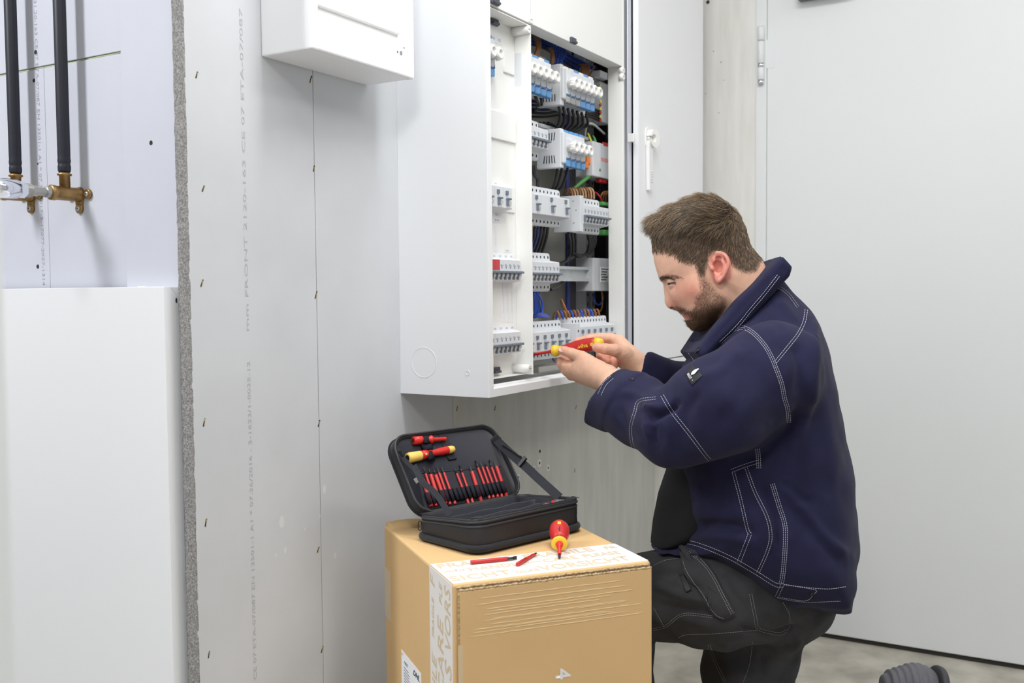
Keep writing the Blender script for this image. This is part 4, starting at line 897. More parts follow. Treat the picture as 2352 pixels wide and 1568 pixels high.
# bits in the lid
tips = [(485, 698), (487, 568), (540, 582), (588, 588), (622, 562), (668, 560), (795, 568), (850, 560), (953, 552), (1008, 512), (1054, 508), (1094, 503), (1147, 507), (1195, 503)]
bots = [(570, 972), (617, 965), (657, 950), (715, 945), (757, 950), (808, 947), (946, 952), (990, 948), (1072, 932), (1152, 892), (1192, 885), (1236, 878), (1278, 878), (1324, 872)]
rad = [.0037, .0030, .0037, .0037, .0031, .0031, .0029, .0029, .0037, .0030, .0030, .0030, .0029, .0037]
ordn = ['first', 'second', 'third', 'fourth', 'fifth', 'sixth', 'seventh', 'eighth', 'ninth', 'tenth', 'eleventh', 'twelfth', 'thirteenth', 'last']
kinds = ['slot', 'fine', 'fine', 'fine', 'pozi', 'pozi', 'fine', 'slot', 'pozi', 'slot', 'pozi', 'fine', 'slot', 'pozi']
extra = ['shortest, behind the left strap', 'thin with a long dark tip', 'thick', 'thick with a dark cone tip', 'thin', 'thin, left of the gap', 'thin, right of the first gap', 'thin, beside the empty loops', 'thick, standing alone', 'thin, raised higher', 'thin', 'thin with fine point', 'thin', 'thick, nearest the lid corner']
for i in range(14):
    fatb = rad[i] > .0033
    bit(lp(*tips[i], .0048), lp(*bots[i], .0048), rad[i], 'red bit in the lid row, %s from left, %s' % (ordn[i] if i < 13 else 'fourteenth', extra[i]), 'bits in the bag lid', kinds[i], fat=0 if fatb else .34, dark=.19 if i else .02, up=tuple(ln))
# elastic loops over them
lt0, lt1, lb0, lb1 = (497, 832), (1308, 712), (553, 945), (1343, 822)
NL = 17
def loop(qa, qb, qc, qd, h, nm='elastic_loop'):
    """band patch between top-left qa, top-right qb, bottom-left qc, bottom-right qd (lid px), bulging by h"""
    m = MB(); n = 8; vs = []
    for i in range(n+1):
        t = i/n; b = math.sin(math.pi*t)**.6*h+.0012
        for (u0, u1) in ((qa, qb), (qc, qd)): vs.append(tuple(lp(u0[0]+(u1[0]-u0[0])*t, u0[1]+(u1[1]-u0[1])*t, b)))
    o_ = m.add(vs, [(2*i, 2*i+1, 2*i+3, 2*i+2) for i in range(n)], True).build(nm, 'elastic', bag); md = o_.modifiers.new('s', 'SOLIDIFY'); md.thickness = .0011; return o_
def on_line(a, b, c, d):
    """crossing of line ab with line cd (crop px)"""
    x1, y1, x2, y2, x3, y3, x4, y4 = *a, *b, *c, *d; t = ((x1-x3)*(y3-y4)-(y1-y3)*(x3-x4))/((x1-x2)*(y3-y4)-(y1-y2)*(x3-x4)); return (x1+(x2-x1)*t, y1+(y2-y1)*t)
spots_ = [(tips[i], bots[i], rad[i]) for i in range(14)]
def mid_(i, j, t): f = lambda a, b: (a[0]+(b[0]-a[0])*t, a[1]+(b[1]-a[1])*t); return (f(tips[i], tips[j]), f(bots[i], bots[j]), .0031)
spots_ += [mid_(5, 6, .36), mid_(5, 6, .68), mid_(7, 8, .5), mid_(8, 9, .5)]
for ta, bo, r_ in spots_:
    a_ = on_line(ta, bo, lt0, lt1); b_ = on_line(ta, bo, lb0, lb1); w_ = (r_+.0014)*5700; sl_ = -.148
    q_ = lambda p, s1: (p[0]+s1*w_, p[1]+s1*w_*sl_)
    loop(q_(a_, -1), q_(a_, 1), q_(b_, -1), q_(b_, 1), r_+.0062)
# red adapter and mini handle in the upper lid
def along(a, b, h): A_, B_ = lp(*a, h), lp(*b, h); d = B_-A_; return frame(A_, tuple(ln), d), float(np.linalg.norm(d))
M, L = along((385, 312), (716, 293), .0072)
t = empty('bit_adapter', tuple(lp(385, 312, .0072))); tag(t, 'red bit adapter with a thin shaft strapped near the top of the lid', 'bit adapter')
MB().lathe([(0, .0052), (.0005, .0074), (L*.2, .0078), (L*.26, .0078), (L*.28, .0066), (L*.5, .0064), (L*.52, .0078), (L*.555, .0080), (L*.565, .0045), (L*.6, .0036), (L*.985, .0036), (L, .003)], M, 22).build('adapter_body', 'red_bright', t)
MB().lathe([(-.0003, .0036), (.0008, .0036)], M, 14).build('bore', 'dark_slot', t)
loop((470, 268), (556, 262), (478, 340), (560, 333), .0158)
M, L = along((330, 487), (797, 394), .0076)
t = empty('pencil_handle', tuple(lp(330, 487, .0076))); tag(t, 'small yellow and red handle strapped to the lid above the bit row', 'tool handle')
MB().lathe([(0, .0064), (.0006, .0086), (L*.05, .0098), (L*.25, .0090), (L*.27, .0088)], M, 24).build('grip_front', 'yellow_soft', t)
MB().lathe([(L*.265, .0087), (L*.39, .0084), (L*.42, .0066), (L*.56, .0060), (L*.72, .0074), (L*.84, .0075), (L*.855, .0072)], M, 24).build('handle_body', 'red_bright', t)
MB().lathe([(L*.85, .0072), (L*.95, .0070), (L*.985, .0058), (L, .003)], M, 22).build('grip_end', 'yellow_soft', t)
MB().lathe([(-.0004, .0055), (.001, .0055)], M, 16).build('bore', 'dark_slot', t)
MB().sphere(tuple(M @ Vector((.0078, .003, L*.335))), .0024).build('colour_dot', 'yellow_soft', t)
loop((512, 425), (600, 408), (522, 505), (606, 492), .0138); loop((462, 350), (575, 342), (482, 412), (580, 400), .011)
MB().add([tuple(lp(*q, h)) for q in ((635, 228), (715, 222), (812, 480), (738, 498)) for h in (.0006, .0018)], [(0, 2, 4, 6), (7, 5, 3, 1), (0, 1, 3, 2), (2, 3, 5, 4), (4, 5, 7, 6), (6, 7, 1, 0)]).build('webbing_strip', 'webbing', bag)
MB().tube([lp(738, 498, .002), lp(818, 488, .002)], .0022, 8).build('webbing_fold', 'webbing', bag)
# straps from lid to base
def strap(P, w, nm, m='webbing', wd=None):
    Q = bez(P, 8); vs = []; T = MB()
    for i, p in enumerate(Q):
        a = Q[max(0, i-1)]; b = Q[min(len(Q)-1, i+1)]; d = (b-a)/np.linalg.norm(b-a); c = np.cross(d, CF); c /= np.linalg.norm(c); s_ = .35*gv+.2*gu
        c = c+s_*.5; c -= d*(c@d); c /= np.linalg.norm(c); n_ = np.cross(c, d)
        for e1, e2 in ((-1, -1), (1, -1), (1, 1), (-1, 1)): vs.append(tuple(p+c*e1*w/2+n_*e2*.0007))
    k = len(Q); fs = [(i*4+j, i*4+(j+1) % 4, i*4+4+(j+1) % 4, i*4+4+j) for i in range(k-1) for j in range(4)]+[(3, 2, 1, 0), tuple((k-1)*4+j for j in range(4))]
    return T.add(vs, fs).build(nm, m, bag)
def between(px, py, t, a, b):
    """point on the view ray of a pixel at a depth between those of points a and b"""
    da, db = (np.array(a)-CO)@CF, (np.array(b)-CO)@CF; return at(px, py, da+(db-da)*t)
cp = lambda x, y: (860+x/4.3558, 940+y/4.3558)
La = lp(1190, 275, .006); Lb_ = np.array(mg((GL-.035, GW*.33, HB-.004)))
strap([La, between(*cp(1290, 375), .22, La, Lb_), between(*cp(1400, 475), .42, La, Lb_), between(*cp(1500, 560), .58, La, Lb_), between(*cp(1640, 690), .72, La, Lb_), between(*cp(1850, 880), 1, La, Lb_)], .0165, 'strap')
b1 = between(*cp(1480, 525), .56, La, Lb_); d1 = between(*cp(1500, 545), .58, La, Lb_)-between(*cp(1440, 490), .5, La, Lb_)
Mb = frame(b1, tuple(-CF), d1); MB().box(-.002, .0035, -.011, .011, -.004, .004, .001, Mb).build('slide_buckle', 'buckle_black', bag)
b2 = between(*cp(1225, 310), .06, La, Lb_); Mb = frame(b2, tuple(-CF), d1); MB().box(-.001, .003, -.0095, .0095, -.006, .006, .001, Mb).build('strap_ring', 'buckle_black', bag)
MB().tube([between(*cp(1280+i*19, 345+i*13+3*math.sin(i*2.4)), .2+.03*i, La, Lb_)-CF*.002 for i in range(11)], .0014, 6).build('strap_gather', 'bag_fabric', bag)
La = lp(215, 375, .006); Lb_ = np.array(mg((.028, GW*.35, HB-.004)))
strap([La, between(*cp(300, 500), .2, La, Lb_), between(*cp(420, 620), .45, La, Lb_)], .0075, 'strap', 'webbing')
strap([between(*cp(395, 560), .36, La, Lb_), between(*cp(440, 650), .5, La, Lb_), between(*cp(490, 735), .62, La, Lb_), between(*cp(620, 850), .8, La, Lb_), between(*cp(760, 1060), 1.0, La, Lb_)], .0105, 'strap')
for (x_, y_), (w_, h_) in (((265, 440), (.0022, .014)), ((425, 705), (.0028, .010))):
    b3 = between(*cp(x_, y_), .3, La, Lb_)-CF*.003; MB().box(-.001, .002, -w_*1.4, w_*1.4, -h_/2, h_/2, .0008, frame(b3, tuple(-CF), gv*-.3-up3*.9+gu*.5)).build('snap_hook', 'buckle_black' if h_ > .012 else 'steel', bag)
# zip pull loop at the left end
zp = at(*cp(455, 1140), float((np.array(mg((0, GW, HB)))-CO)@CF)-.004)
MB().tube([zp+CR*.002*math.cos(a)*1.6+CU*.0085*math.sin(a)-CU*.004 for a in np.linspace(0, 2*math.pi, 17)[:-1]], .0008, 6, closed=True).build('zip_pull', 'buckle_black', bag)
# ------------------------------------------------------------------ implicit surfaces -> one continuous mesh
def grid(lo, hi, h):
    ax = [np.arange(lo[i], hi[i]+h, h, dtype=np.float32) for i in range(3)]
    return ax, np.meshgrid(*ax, indexing='ij', sparse=True)
def nets(F, ax):
    """naive surface nets: verts, quads of the zero level of F"""
    h = float(ax[0][1]-ax[0][0]); o = np.array([a[0] for a in ax]); S = F < 0
    nx, ny, nz = F.shape; c = (nx-1, ny-1, nz-1)
    corner = np.zeros(c, np.int8)
    for i in (0, 1):
        for j in (0, 1):
            for k in (0, 1): corner += S[i:nx-1+i, j:ny-1+j, k:nz-1+k]
    act = (corner > 0) & (corner < 8); I = np.argwhere(act); n = len(I); idx = np.full(c, -1, np.int64); idx[act] = np.arange(n)
    acc = np.zeros((n, 3)); cnt = np.zeros(n); V = {}
    for i in (0, 1):
        for j in (0, 1):
            for k in (0, 1): V[i, j, k] = F[I[:, 0]+i, I[:, 1]+j, I[:, 2]+k].astype(np.float64)
    for a in range(3):
        o1, o2 = [b for b in range(3) if b != a]
        for s in (0, 1):
            for t in (0, 1):
                p = [0, 0, 0]; p[o1] = s; p[o2] = t; q = list(p); q[a] = 1
                f0, f1 = V[tuple(p)], V[tuple(q)]; m = (f0 < 0) != (f1 < 0); tt = np.zeros(n); tt[m] = f0[m]/(f0[m]-f1[m])
                P = np.zeros((n, 3)); P[:, o1] = s; P[:, o2] = t; P[:, a] = tt; acc[m] += P[m]; cnt[m] += 1
    verts = o+(I+acc/cnt[:, None])*h; quads = []
    for a in range(3):
        o1, o2 = [(1, 2), (2, 0), (0, 1)][a]
        s0 = [slice(None)]*3; s1 = [slice(None)]*3; s0[a] = slice(0, -1); s1[a] = slice(1, None)
        for ax_ in (o1, o2): s0[ax_] = slice(1, -1); s1[ax_] = slice(1, -1)
        A = S[tuple(s0)]; B = S[tuple(s1)]; E = np.argwhere(A != B)
        if not len(E): continue
        fl = A[tuple(E.T)]; E = E.copy(); E[:, o1] += 1; E[:, o2] += 1
        def cell(d1, d2): C = E.copy(); C[:, o1] -= d1; C[:, o2] -= d2; return idx[C[:, 0], C[:, 1], C[:, 2]]
        q = np.stack([cell(1, 1), cell(0, 1), cell(0, 0), cell(1, 0)], 1); q[~fl] = q[~fl][:, ::-1]; quads.append(q)
    return verts, np.concatenate(quads)
def smin(a, b, k): h = np.clip(.5+.5*(b-a)/k, 0, 1); return b+(a-b)*h-k*h*(1-h)
def smax(a, b, k): return -smin(-a, -b, k)
def sph(G, c, r): return np.sqrt((G[0]-c[0])**2+(G[1]-c[1])**2+(G[2]-c[2])**2)-r
def ell(G, c, r): 
    k = np.sqrt(((G[0]-c[0])/r[0])**2+((G[1]-c[1])/r[1])**2+((G[2]-c[2])/r[2])**2); return (k-1)*min(r)
def cone(G, a, b, ra, rb):
    a = np.array(a, np.float32); b = np.array(b, np.float32); d = b-a; L2 = float(d@d)+1e-12
    t = np.clip(((G[0]-a[0])*d[0]+(G[1]-a[1])*d[1]+(G[2]-a[2])*d[2])/L2, 0, 1)
    return np.sqrt((G[0]-a[0]-d[0]*t)**2+(G[1]-a[1]-d[1]*t)**2+(G[2]-a[2]-d[2]*t)**2)-(ra+(rb-ra)*t)
def chain(G, P, k, F=None):
    """P: list of (px, py, depth, radius)"""
    for a, b in zip(P[:-1], P[1:]):
        f = cone(G, camc(*a[:3]), camc(*b[:3]), a[3], b[3]); F = f if F is None else smin(F, f, k)
    return F
def poly2(X, Y, poly):
    """signed distance to a 2D polygon, X (n,1) Y (1,m)"""
    P = np.array(poly, np.float32); d2 = None; ins = np.zeros(np.broadcast(X, Y).shape, bool); n = len(P)
    for i in range(n):
        a, b = P[i], P[(i+1) % n]; e = b-a; t = np.clip(((X-a[0])*e[0]+(Y-a[1])*e[1])/(e@e+1e-12), 0, 1)
        q = (X-a[0]-e[0]*t)**2+(Y-a[1]-e[1]*t)**2; d2 = q if d2 is None else np.minimum(d2, q)
        cr = ((a[1] <= Y) & (b[1] > Y)) | ((b[1] <= Y) & (a[1] > Y))
        with np.errstate(divide='ignore', invalid='ignore'): xi = a[0]+(Y-a[1])*e[0]/(e[1] if abs(e[1]) > 1e-9 else 1e-9)
        ins ^= cr & (X < xi)
    d = np.sqrt(d2); return np.where(ins, -d, d)
def inflate(G, poly, d0, R_, T0, p=2.2, zc=None):
    """poly in px at depth d0; rounded body of half thickness T0 (number or array over y)"""
    Q = [tuple(camc(x, y, d0)[:2]) for x, y in poly]; d = poly2(G[0][:, :, 0], G[1][:, :, 0], Q)[:, :, None]
    e = np.clip(1+d/R_, 0, None); z = np.abs(G[2]-(d0 if zc is None else zc))/T0
    return ((e**p+z**p)**(1/p)-1)*np.minimum(R_, T0)
def sdfmesh(name, m, F, ax, parent, smooth=0, post=None):
    v, q = nets(F, ax)
    if smooth: v = relax(v, q, smooth)
    return rawmesh(name, m, v, q, parent, post)
def relax(v, q, it):
    e = np.concatenate([q[:, [0, 1]], q[:, [1, 2]], q[:, [2, 3]], q[:, [3, 0]]]); n = len(v)
    for _ in range(it):
        s = np.zeros_like(v); c = np.zeros(n)
        for a, b in ((0, 1), (1, 0)): np.add.at(s, e[:, a], v[e[:, b]]); np.add.at(c, e[:, a], 1)
        v = v*.5+.5*s/np.maximum(c, 1)[:, None]
    return v
def vnormals(v, q):
    n = np.zeros_like(v); fn = np.cross(v[q[:, 2]]-v[q[:, 0]], v[q[:, 3]]-v[q[:, 1]])
    for k in range(4): np.add.at(n, q[:, k], fn)
    return n/(np.linalg.norm(n, axis=1)[:, None]+1e-12)
def rawmesh(name, m, v, q, parent, post=None):
    W = cam2w(v); me = bpy.data.meshes.new(name); me.vertices.add(len(W)); me.vertices.foreach_set('co', W.astype(np.float32).ravel())
    me.loops.add(q.size); me.loops.foreach_set('vertex_index', q.ravel().astype(np.int32)); me.polygons.add(len(q))
    me.polygons.foreach_set('loop_start', np.arange(0, q.size, q.shape[1], dtype=np.int32)); me.polygons.foreach_set('loop_total', np.full(len(q), q.shape[1], np.int32))
    me.polygons.foreach_set('use_smooth', np.ones(len(q), bool)); me.update(calc_edges=True); me.validate(); me.materials.append(MATS[m])
    o = link(name, me, parent); 
    if post: post(me)
    return o
def tint(me, C):
    a = me.color_attributes.new('tint', 'FLOAT_COLOR', 'POINT'); a.data.foreach_set('color', np.concatenate([C, np.ones((len(C), 1))], 1).astype(np.float32).ravel())
def pxof(v): return 1176+FPX*v[:, 0]/v[:, 2], 784-FPX*v[:, 1]/v[:, 2]
def inpoly(px, py, poly):
    ins = np.zeros(len(px), bool); n = len(poly)
    for i in range(n):
        (ax_, ay), (bx_, by) = poly[i], poly[(i+1) % n]; c = ((ay <= py) & (by > py)) | ((by <= py) & (ay > py))
        ins ^= c & (px < ax_+(py-ay)*(bx_-ax_)/((by-ay) if abs(by-ay) > 1e-9 else 1e-9))
    return ins
def segd(px, py, line):
    d = np.full(len(px), 1e9)
    for (a, b) in zip(line[:-1], line[1:]):
        ex, ey = b[0]-a[0], b[1]-a[1]; t = np.clip(((px-a[0])*ex+(py-a[1])*ey)/(ex*ex+ey*ey+1e-9), 0, 1)
        d = np.minimum(d, np.hypot(px-a[0]-ex*t, py-a[1]-ey*t))
    return d
lin = lambda c: np.array(s2l(c))
# ------------------------------------------------------------------ the man
DM = 1.94                                              # depth of his middle plane
pos = at(1700, 1850, DM); man = empty('person', (pos[0], pos[1], 0))
tag(man, 'bearded man in navy jacket and dark trousers kneeling at the open cabinet, holding a screwdriver', 'person')
# ---- head
HP = [(1499, 571), (1501.5, 598), (1507, 620), (1513, 636), (1521, 646), (1528, 656), (1534, 672), (1541, 690), (1549, 703), (1556, 712), (1563, 720), (1570, 729), (1577, 738), (1585, 748), (1598, 755), (1614, 755), (1632, 745), (1655, 722), (1680, 702), (1705, 690), (1722, 670), (1728, 630), (1724, 600), (1721, 575), (1717, 550), (1709, 522), (1696, 498), (1676, 478), (1650, 464), (1620, 458), (1590, 463), (1555, 478), (1525, 500), (1505, 522), (1498, 548)]
h = .0017
HX, HY = 1610, 610                                     # the head's own frame: turned so that its side faces the line of sight
hctr = camc(HX, HY, DM); hF = hctr/np.linalg.norm(hctr); hR = np.cross([0, 1., 0], hF); hR /= np.linalg.norm(hR); hU = np.cross(hF, hR)
def hc(px, py, lat=0.): k = (DM-lat)/FPX; return np.array([(px-HX)*k*.983, -(py-HY)*k, lat])
def h2c(P): P = np.asarray(P, float); return hctr+P[..., 0:1]*hR+P[..., 1:2]*hU-P[..., 2:3]*hF
lo = hc(1480, 790); hi = hc(1775, 440)
ax, _ = grid((lo[0], lo[1], 0), (hi[0], hi[1], .108), h)
G = np.meshgrid(*ax, indexing='ij', sparse=True)        # third coordinate = distance from the middle plane
yy = G[1]; y_of = lambda py: -(py-HY)*DM/FPX
T0 = np.interp(yy.ravel(), [y_of(760), y_of(735), y_of(690), y_of(640), y_of(560), y_of(455)], [.044, .056, .068, .074, .079, .076]).reshape(yy.shape).astype(np.float32)
Q = [tuple(hc(x, y)[:2]) for x, y in HP]; d2 = poly2(G[0][:, :, 0], G[1][:, :, 0], Q)[:, :, None]
e = np.clip(1+d2/.078, 0, None); F = ((e**2.25+(G[2]/T0)**2.25)**(1/2.25)-1)*.07
F = smin(F, cone(G, hc(1692, 640), hc(1735, 770), .058, .064), .022)              # neck
F = smin(F, cone(G, hc(1610, 706, .040), hc(1640, 690, .058), .016, .014), .03)   # jaw
F = smin(F, cone(G, hc(1566, 672, .036), hc(1602, 662, .056), .006, .010), .03)  # cheekbone
F = smin(F, cone(G, hc(1525, 637, .010), hc(1536, 638, .036), .0058, .0055), .010) # brow
eyec = hc(1548, 648.5, .0325)
F = smax(F, -ell(G, hc(1539, 650, .038), (.017, .0105, .013)), .010)               # socket
lid = sph(G, eyec, .0137); lid_u = smax(lid, -(G[1]-eyec[1]-.0004-.12*(G[0]-eyec[0])), .0015); lid_l = smax(lid, (G[1]-eyec[1]+.0036), .0015)
F = smin(F, np.minimum(lid_u, lid_l), .004)
nose = cone(G, hc(1531.5, 656), hc(1537, 690), .0062, .0080); nose = smin(nose, cone(G, hc(1538, 690), hc(1541, 696.5), .0085, .0094), .006)
nose = smin(nose, cone(G, hc(1541, 668), hc(1553, 694), .0085, .0135), .010); nose = smin(nose, ell(G, hc(1554, 692, .0135), (.0105, .0095, .0075)), .003)
F = smin(F, nose, .007)
F = smax(F, -cone(G, hc(1545, 706.5, .006), hc(1553, 702, .009), .0036, .0024), .002)  # nostril
F = smax(F, -cone(G, hc(1567, 698, .021), hc(1561, 682, .0195), .0028, .0014), .003) # crease behind the wing
for (p_, c_, r_) in (((1573.5, 721.5), (1588, 727), .0052), ((1580, 731), (1590, 729.5), .0056)):
    F = smin(F, cone(G, hc(*p_), hc(*c_, .021), r_, .0034), .004)
F = smax(F, -cone(G, hc(1570, 726), hc(1592, 728.5, .0235), .0014, .0016), .002)     # mouth line
# ear
el = lambda px, o=0.: .077+(px-1632)*.00042+o
hel = [(1636, 617), (1630, 604), (1632, 591), (1640, 583), (1652, 581), (1664, 586), (1671.5, 597), (1672.5, 610), (1668, 624), (1661, 637), (1654, 645)]
ear = None
hel = [tuple(p_[:2]) for p_ in bez([(x_, y_, 0) for x_, y_ in hel], 5)]
for a, b in zip(hel[:-1], hel[1:]):
    f = cone(G, hc(*a, el(a[0], .002)), hc(*b, el(b[0], .002)), .0036, .0036); ear = f if ear is None else np.minimum(ear, f)
base = None
for a, b in (((1646, 595), (1652, 635)), ((1656, 592), (1664, 612)), ((1650, 600), (1662, 622))):
    f = cone(G, hc(*a, el(a[0], -.006)), hc(*b, el(b[0], -.005)), .0105, .0085); base = f if base is None else smin(base, f, .006)
ear = smin(ear, base, .003)
for a, b in (((1657, 592), (1662.5, 606)), ((1662.5, 606), (1656, 626))): ear = smin(ear, cone(G, hc(*a, el(a[0], .0005)), hc(*b, el(b[0], .0005)), .0032, .0032), .003)
ear = smax(ear, -ell(G, hc(1649, 613, el(1648, .003)), (.0090, .0125, .0125)), .003)
ear = smax(ear, -ell(G, hc(1650, 594, el(1650, .004)), (.0058, .0045, .0065)), .003)
ear = smin(ear, sph(G, hc(1637.5, 617, el(1637, .0)), .0042), .004); ear = smin(ear, ell(G, hc(1651, 643, el(1650, -.001)), (.0068, .0085, .0052)), .004)
F = smin(F, ear, .004)
F = np.concatenate([F[:, :, :0:-1], F], 2); az = np.concatenate([-ax[2][:0:-1], ax[2]])
v, q = nets(F.astype(np.float32), [ax[0], ax[1], az]); v = relax(v, q, 1)
lat = v[:, 2].copy(); head_v = h2c(v); head_q = q[:, ::-1]
hpx, hpy = pxof(h2c(np.stack([v[:, 0], v[:, 1], np.abs(lat)], 1)))
HAIRP = [(1490, 572), (1520, 577), (1549, 584), (1562, 596), (1578, 601), (1598, 606), (1606, 632), (1618, 632), (1623, 612), (1628, 592), (1636, 580), (1652, 575), (1668, 581), (1678, 596), (1686, 612), (1702, 622), (1720, 626), (1736, 622), (1760, 560), (1740, 430), (1440, 430), (1440, 572)]
BEARD = [(1604, 618), (1616, 618), (1624, 640), (1636, 660), (1650, 672), (1668, 684), (1664, 705), (1640, 745), (1600, 766), (1580, 760), (1574, 738), (1586, 735), (1594, 729), (1580, 718), (1560, 715), (1551, 708), (1554, 703), (1566, 706), (1585, 712), (1597, 702), (1598, 684), (1612, 668), (1606, 640)]
def soft(px, py, poly, w=5.):
    ins = inpoly(px, py, poly); d = segd(px, py, list(poly)+[poly[0]]); return np.clip(.5+np.where(ins, d, -d)/(2*w), 0, 1)
def skin_tint(px, py):
    C = np.tile(lin((232, 184, 158)), (len(px), 1)); mixc = lambda C, c, w: C*(1-w[:, None])+lin(c)*w[:, None]
    g = lambda x, y, s: np.exp(-((px-x)**2+(py-y)**2)/(2*s*s))
    C = mixc(C, (214, 140, 120), .75*g(1585, 668, 22)); C = mixc(C, (205, 128, 110), .6*g(1545, 697, 12)); C = mixc(C, (216, 136, 122), .85*soft(px, py, [(1628, 578), (1680, 578), (1680, 640), (1655, 655), (1640, 650), (1628, 615)], 3))
    C = mixc(C, (196, 132, 118), .5*g(1545, 655, 9)); C = mixc(C, (186, 106, 98), .8*soft(px, py, [(1566, 719), (1580, 718), (1592, 727), (1584, 735), (1570, 728)], 2))
    C = mixc(C, (128, 96, 78), .5*soft(px, py, BEARD, 6)); C = mixc(C, (76, 60, 48), .93*soft(px, py, HAIRP, 5)); return C
head_c = skin_tint(hpx, hpy)
# ---- hands with forearms
def hand_mesh(parts, lo, hi, h=.0013, kk=.0045):
    ax, G = grid(lo, hi, h); F = None
    for P, k in parts:
        f = chain(G, P, .003 if k == 'f' else .008); F = f if F is None else smin(F, f, kk if k == 'f' else .012)
    return nets(F.astype(np.float32), ax)
def bounds(parts, pad=.034):
    C = np.array([camc(*p[:3]) for P, _ in parts for p in P]); return C.min(0)-pad, C.max(0)+pad
NW = (1394, 874, 2.055)
near = [([(1440, 905, 1.96, .033), (1412, 884, 2.02, .030), (1392, 869, 2.065, .0265)], 'p'),
        ([(1392, 866, 2.065, .0235), (1338, 838, 2.125, .0185)], 'p'), ([(1390, 868, 2.065, .023), (1333, 851, 2.125, .0175)], 'p'), ([(1391, 871, 2.065, .022), (1338, 861, 2.125, .0165)], 'p'), ([(1393, 873, 2.065, .021), (1348, 867, 2.125, .015)], 'p'),
        ([(1372, 848, 2.085, .019), (1345, 829, 2.115, .0150)], 'p'),
        ([(1352, 830, 2.108, .0145), (1337, 820, 2.120, .0128), (1313, 811, 2.140, .0112), (1296, 805.5, 2.152, .0098), (1291, 804.5, 2.155, .0090)], 'f'),
        ([(1335, 845, 2.125, .0160), (1301, 840, 2.158, .0118), (1291, 837, 2.172, .0106), (1288, 830, 2.194, .0098), (1294, 821, 2.206, .0085)], 'f'),
        ([(1332, 852, 2.125, .0160), (1302, 850, 2.160, .0120), (1297, 845, 2.180, .0108), (1299, 834, 2.2, .0095), (1306, 826, 2.205, .0085)], 'f'),
        ([(1337, 861, 2.125, .0150), (1313, 861, 2.155, .0115), (1308, 857, 2.178, .0102), (1310, 846, 2.195, .009), (1318, 838, 2.2, .008)], 'f'),
        ([(1347, 867, 2.125, .0135), (1329, 868, 2.150, .0100), (1324, 864, 2.168, .009), (1326, 854, 2.185, .008), (1333, 847, 2.19, .0074)], 'f')]
far = [([(1520, 880, 2.12, .034), (1492, 862, 2.13, .030), (1466, 842, 2.145, .0255)], 'p'),
       ([(1462, 834, 2.145, .0225), (1420, 785, 2.178, .0165)], 'p'), ([(1464, 838, 2.147, .022), (1420, 800, 2.19, .0165)], 'p'), ([(1464, 842, 2.149, .0215), (1423, 815, 2.192, .0160)], 'p'), ([(1466, 847, 2.15, .0205), (1430, 829, 2.188, .015)], 'p'),
       ([(1455, 832, 2.135, .0205), (1432, 812, 2.122, .0165)], 'p'),
       ([(1436, 812, 2.124, .0160), (1412, 804, 2.112, .0132), (1390, 801, 2.106, .0112), (1373, 798, 2.108, .0098), (1369, 797, 2.109, .0090)], 'f'),
       ([(1424, 787, 2.178, .0140), (1402, 777, 2.180, .0122), (1376, 776, 2.176, .0108), (1350, 778, 2.178, .0096), (1326, 785, 2.182, .0084), (1319, 788.5, 2.184, .0074)], 'f'),
       ([(1420, 802, 2.188, .0140), (1390, 798, 2.188, .0115), (1379, 806, 2.180, .0105), (1379, 820, 2.166, .0095), (1386, 826, 2.156, .0085)], 'f'),
       ([(1424, 816, 2.188, .0140), (1398, 816, 2.184, .0110), (1390, 822, 2.172, .0100), (1391, 830, 2.158, .0088), (1398, 832, 2.150, .0078)], 'f'),
       ([(1431, 828, 2.186, .0125), (1410, 830, 2.178, .0098), (1404, 836, 2.166, .0088), (1406, 839, 2.154, .0078), (1413, 839, 2.146, .0072)], 'f')]
Vs, Qs, Cs = [head_v], [head_q], [head_c]; off = len(head_v)
for parts in (near, far):
    v, q = hand_mesh(parts, *bounds(parts)); v = relax(v, q, 1); px, py = pxof(v)
    C = np.tile(lin((236, 190, 163)), (len(v), 1))
    for P, k in parts:
        if k == 'f':
            for p in P[1:]:
                g = np.exp(-np.sum((v-camc(*p[:3]))**2, 1)/(2*.011**2)); C = C*(1-.28*g[:, None])+lin((222, 150, 128))*.28*g[:, None]
            g = np.exp(-np.sum((v-camc(*P[-1][:3]))**2, 1)/(2*.012**2)); C = C*(1-.35*g[:, None])+lin((226, 148, 130))*.35*g[:, None]
    nr = vnormals(v, q); nz = sum(np.sin(v@np.random.RandomState(s).normal(0, 1, 3)*s*70+s) for s in range(4, 9))/5
    v = v+nr*(nz*.00035)[:, None]
    Vs.append(v); Qs.append(q+off); Cs.append(C); off += len(v)
# hidden core of the body under the clothes
ax, G = grid(camc(1330, 1950, 2.0)-[.12, .03, .35], camc(1960, 690, 1.94)+[.25, .03, .3], .011)
core = chain(G, [(1738, 745, DM, .060), (1740, 870, DM, .09), (1745, 1100, DM, .09), (1765, 1300, 1.94, .075)], .03)
for P in ([(1755, 845, 1.78, .06), (1545, 987, 1.77, .045), (1440, 905, 1.96, .033)], [(1755, 845, 2.08, .06), (1650, 890, 2.12, .045), (1520, 880, 2.12, .034)], [(1775, 1340, 1.89, .07), (1640, 1370, 1.87, .066), (1440, 1370, 2.01, .05), (1424, 1600, 2.04, .036), (1421, 1800, 2.05, .028)], [(1745, 1350, 1.99, .07), (1722, 1500, 2.0, .066), (1712, 1700, 2.0, .05), (1712, 1815, 2.0, .042), (1780, 1832, 2.0, .036), (2080, 1758, 2.0, .026)]): core = smin(core, chain(G, P, .015), .02)
v, q = nets(core.astype(np.float32), ax); Vs.append(v); Qs.append(q+off); Cs.append(np.tile(lin((232, 184, 158)), (len(v), 1)))
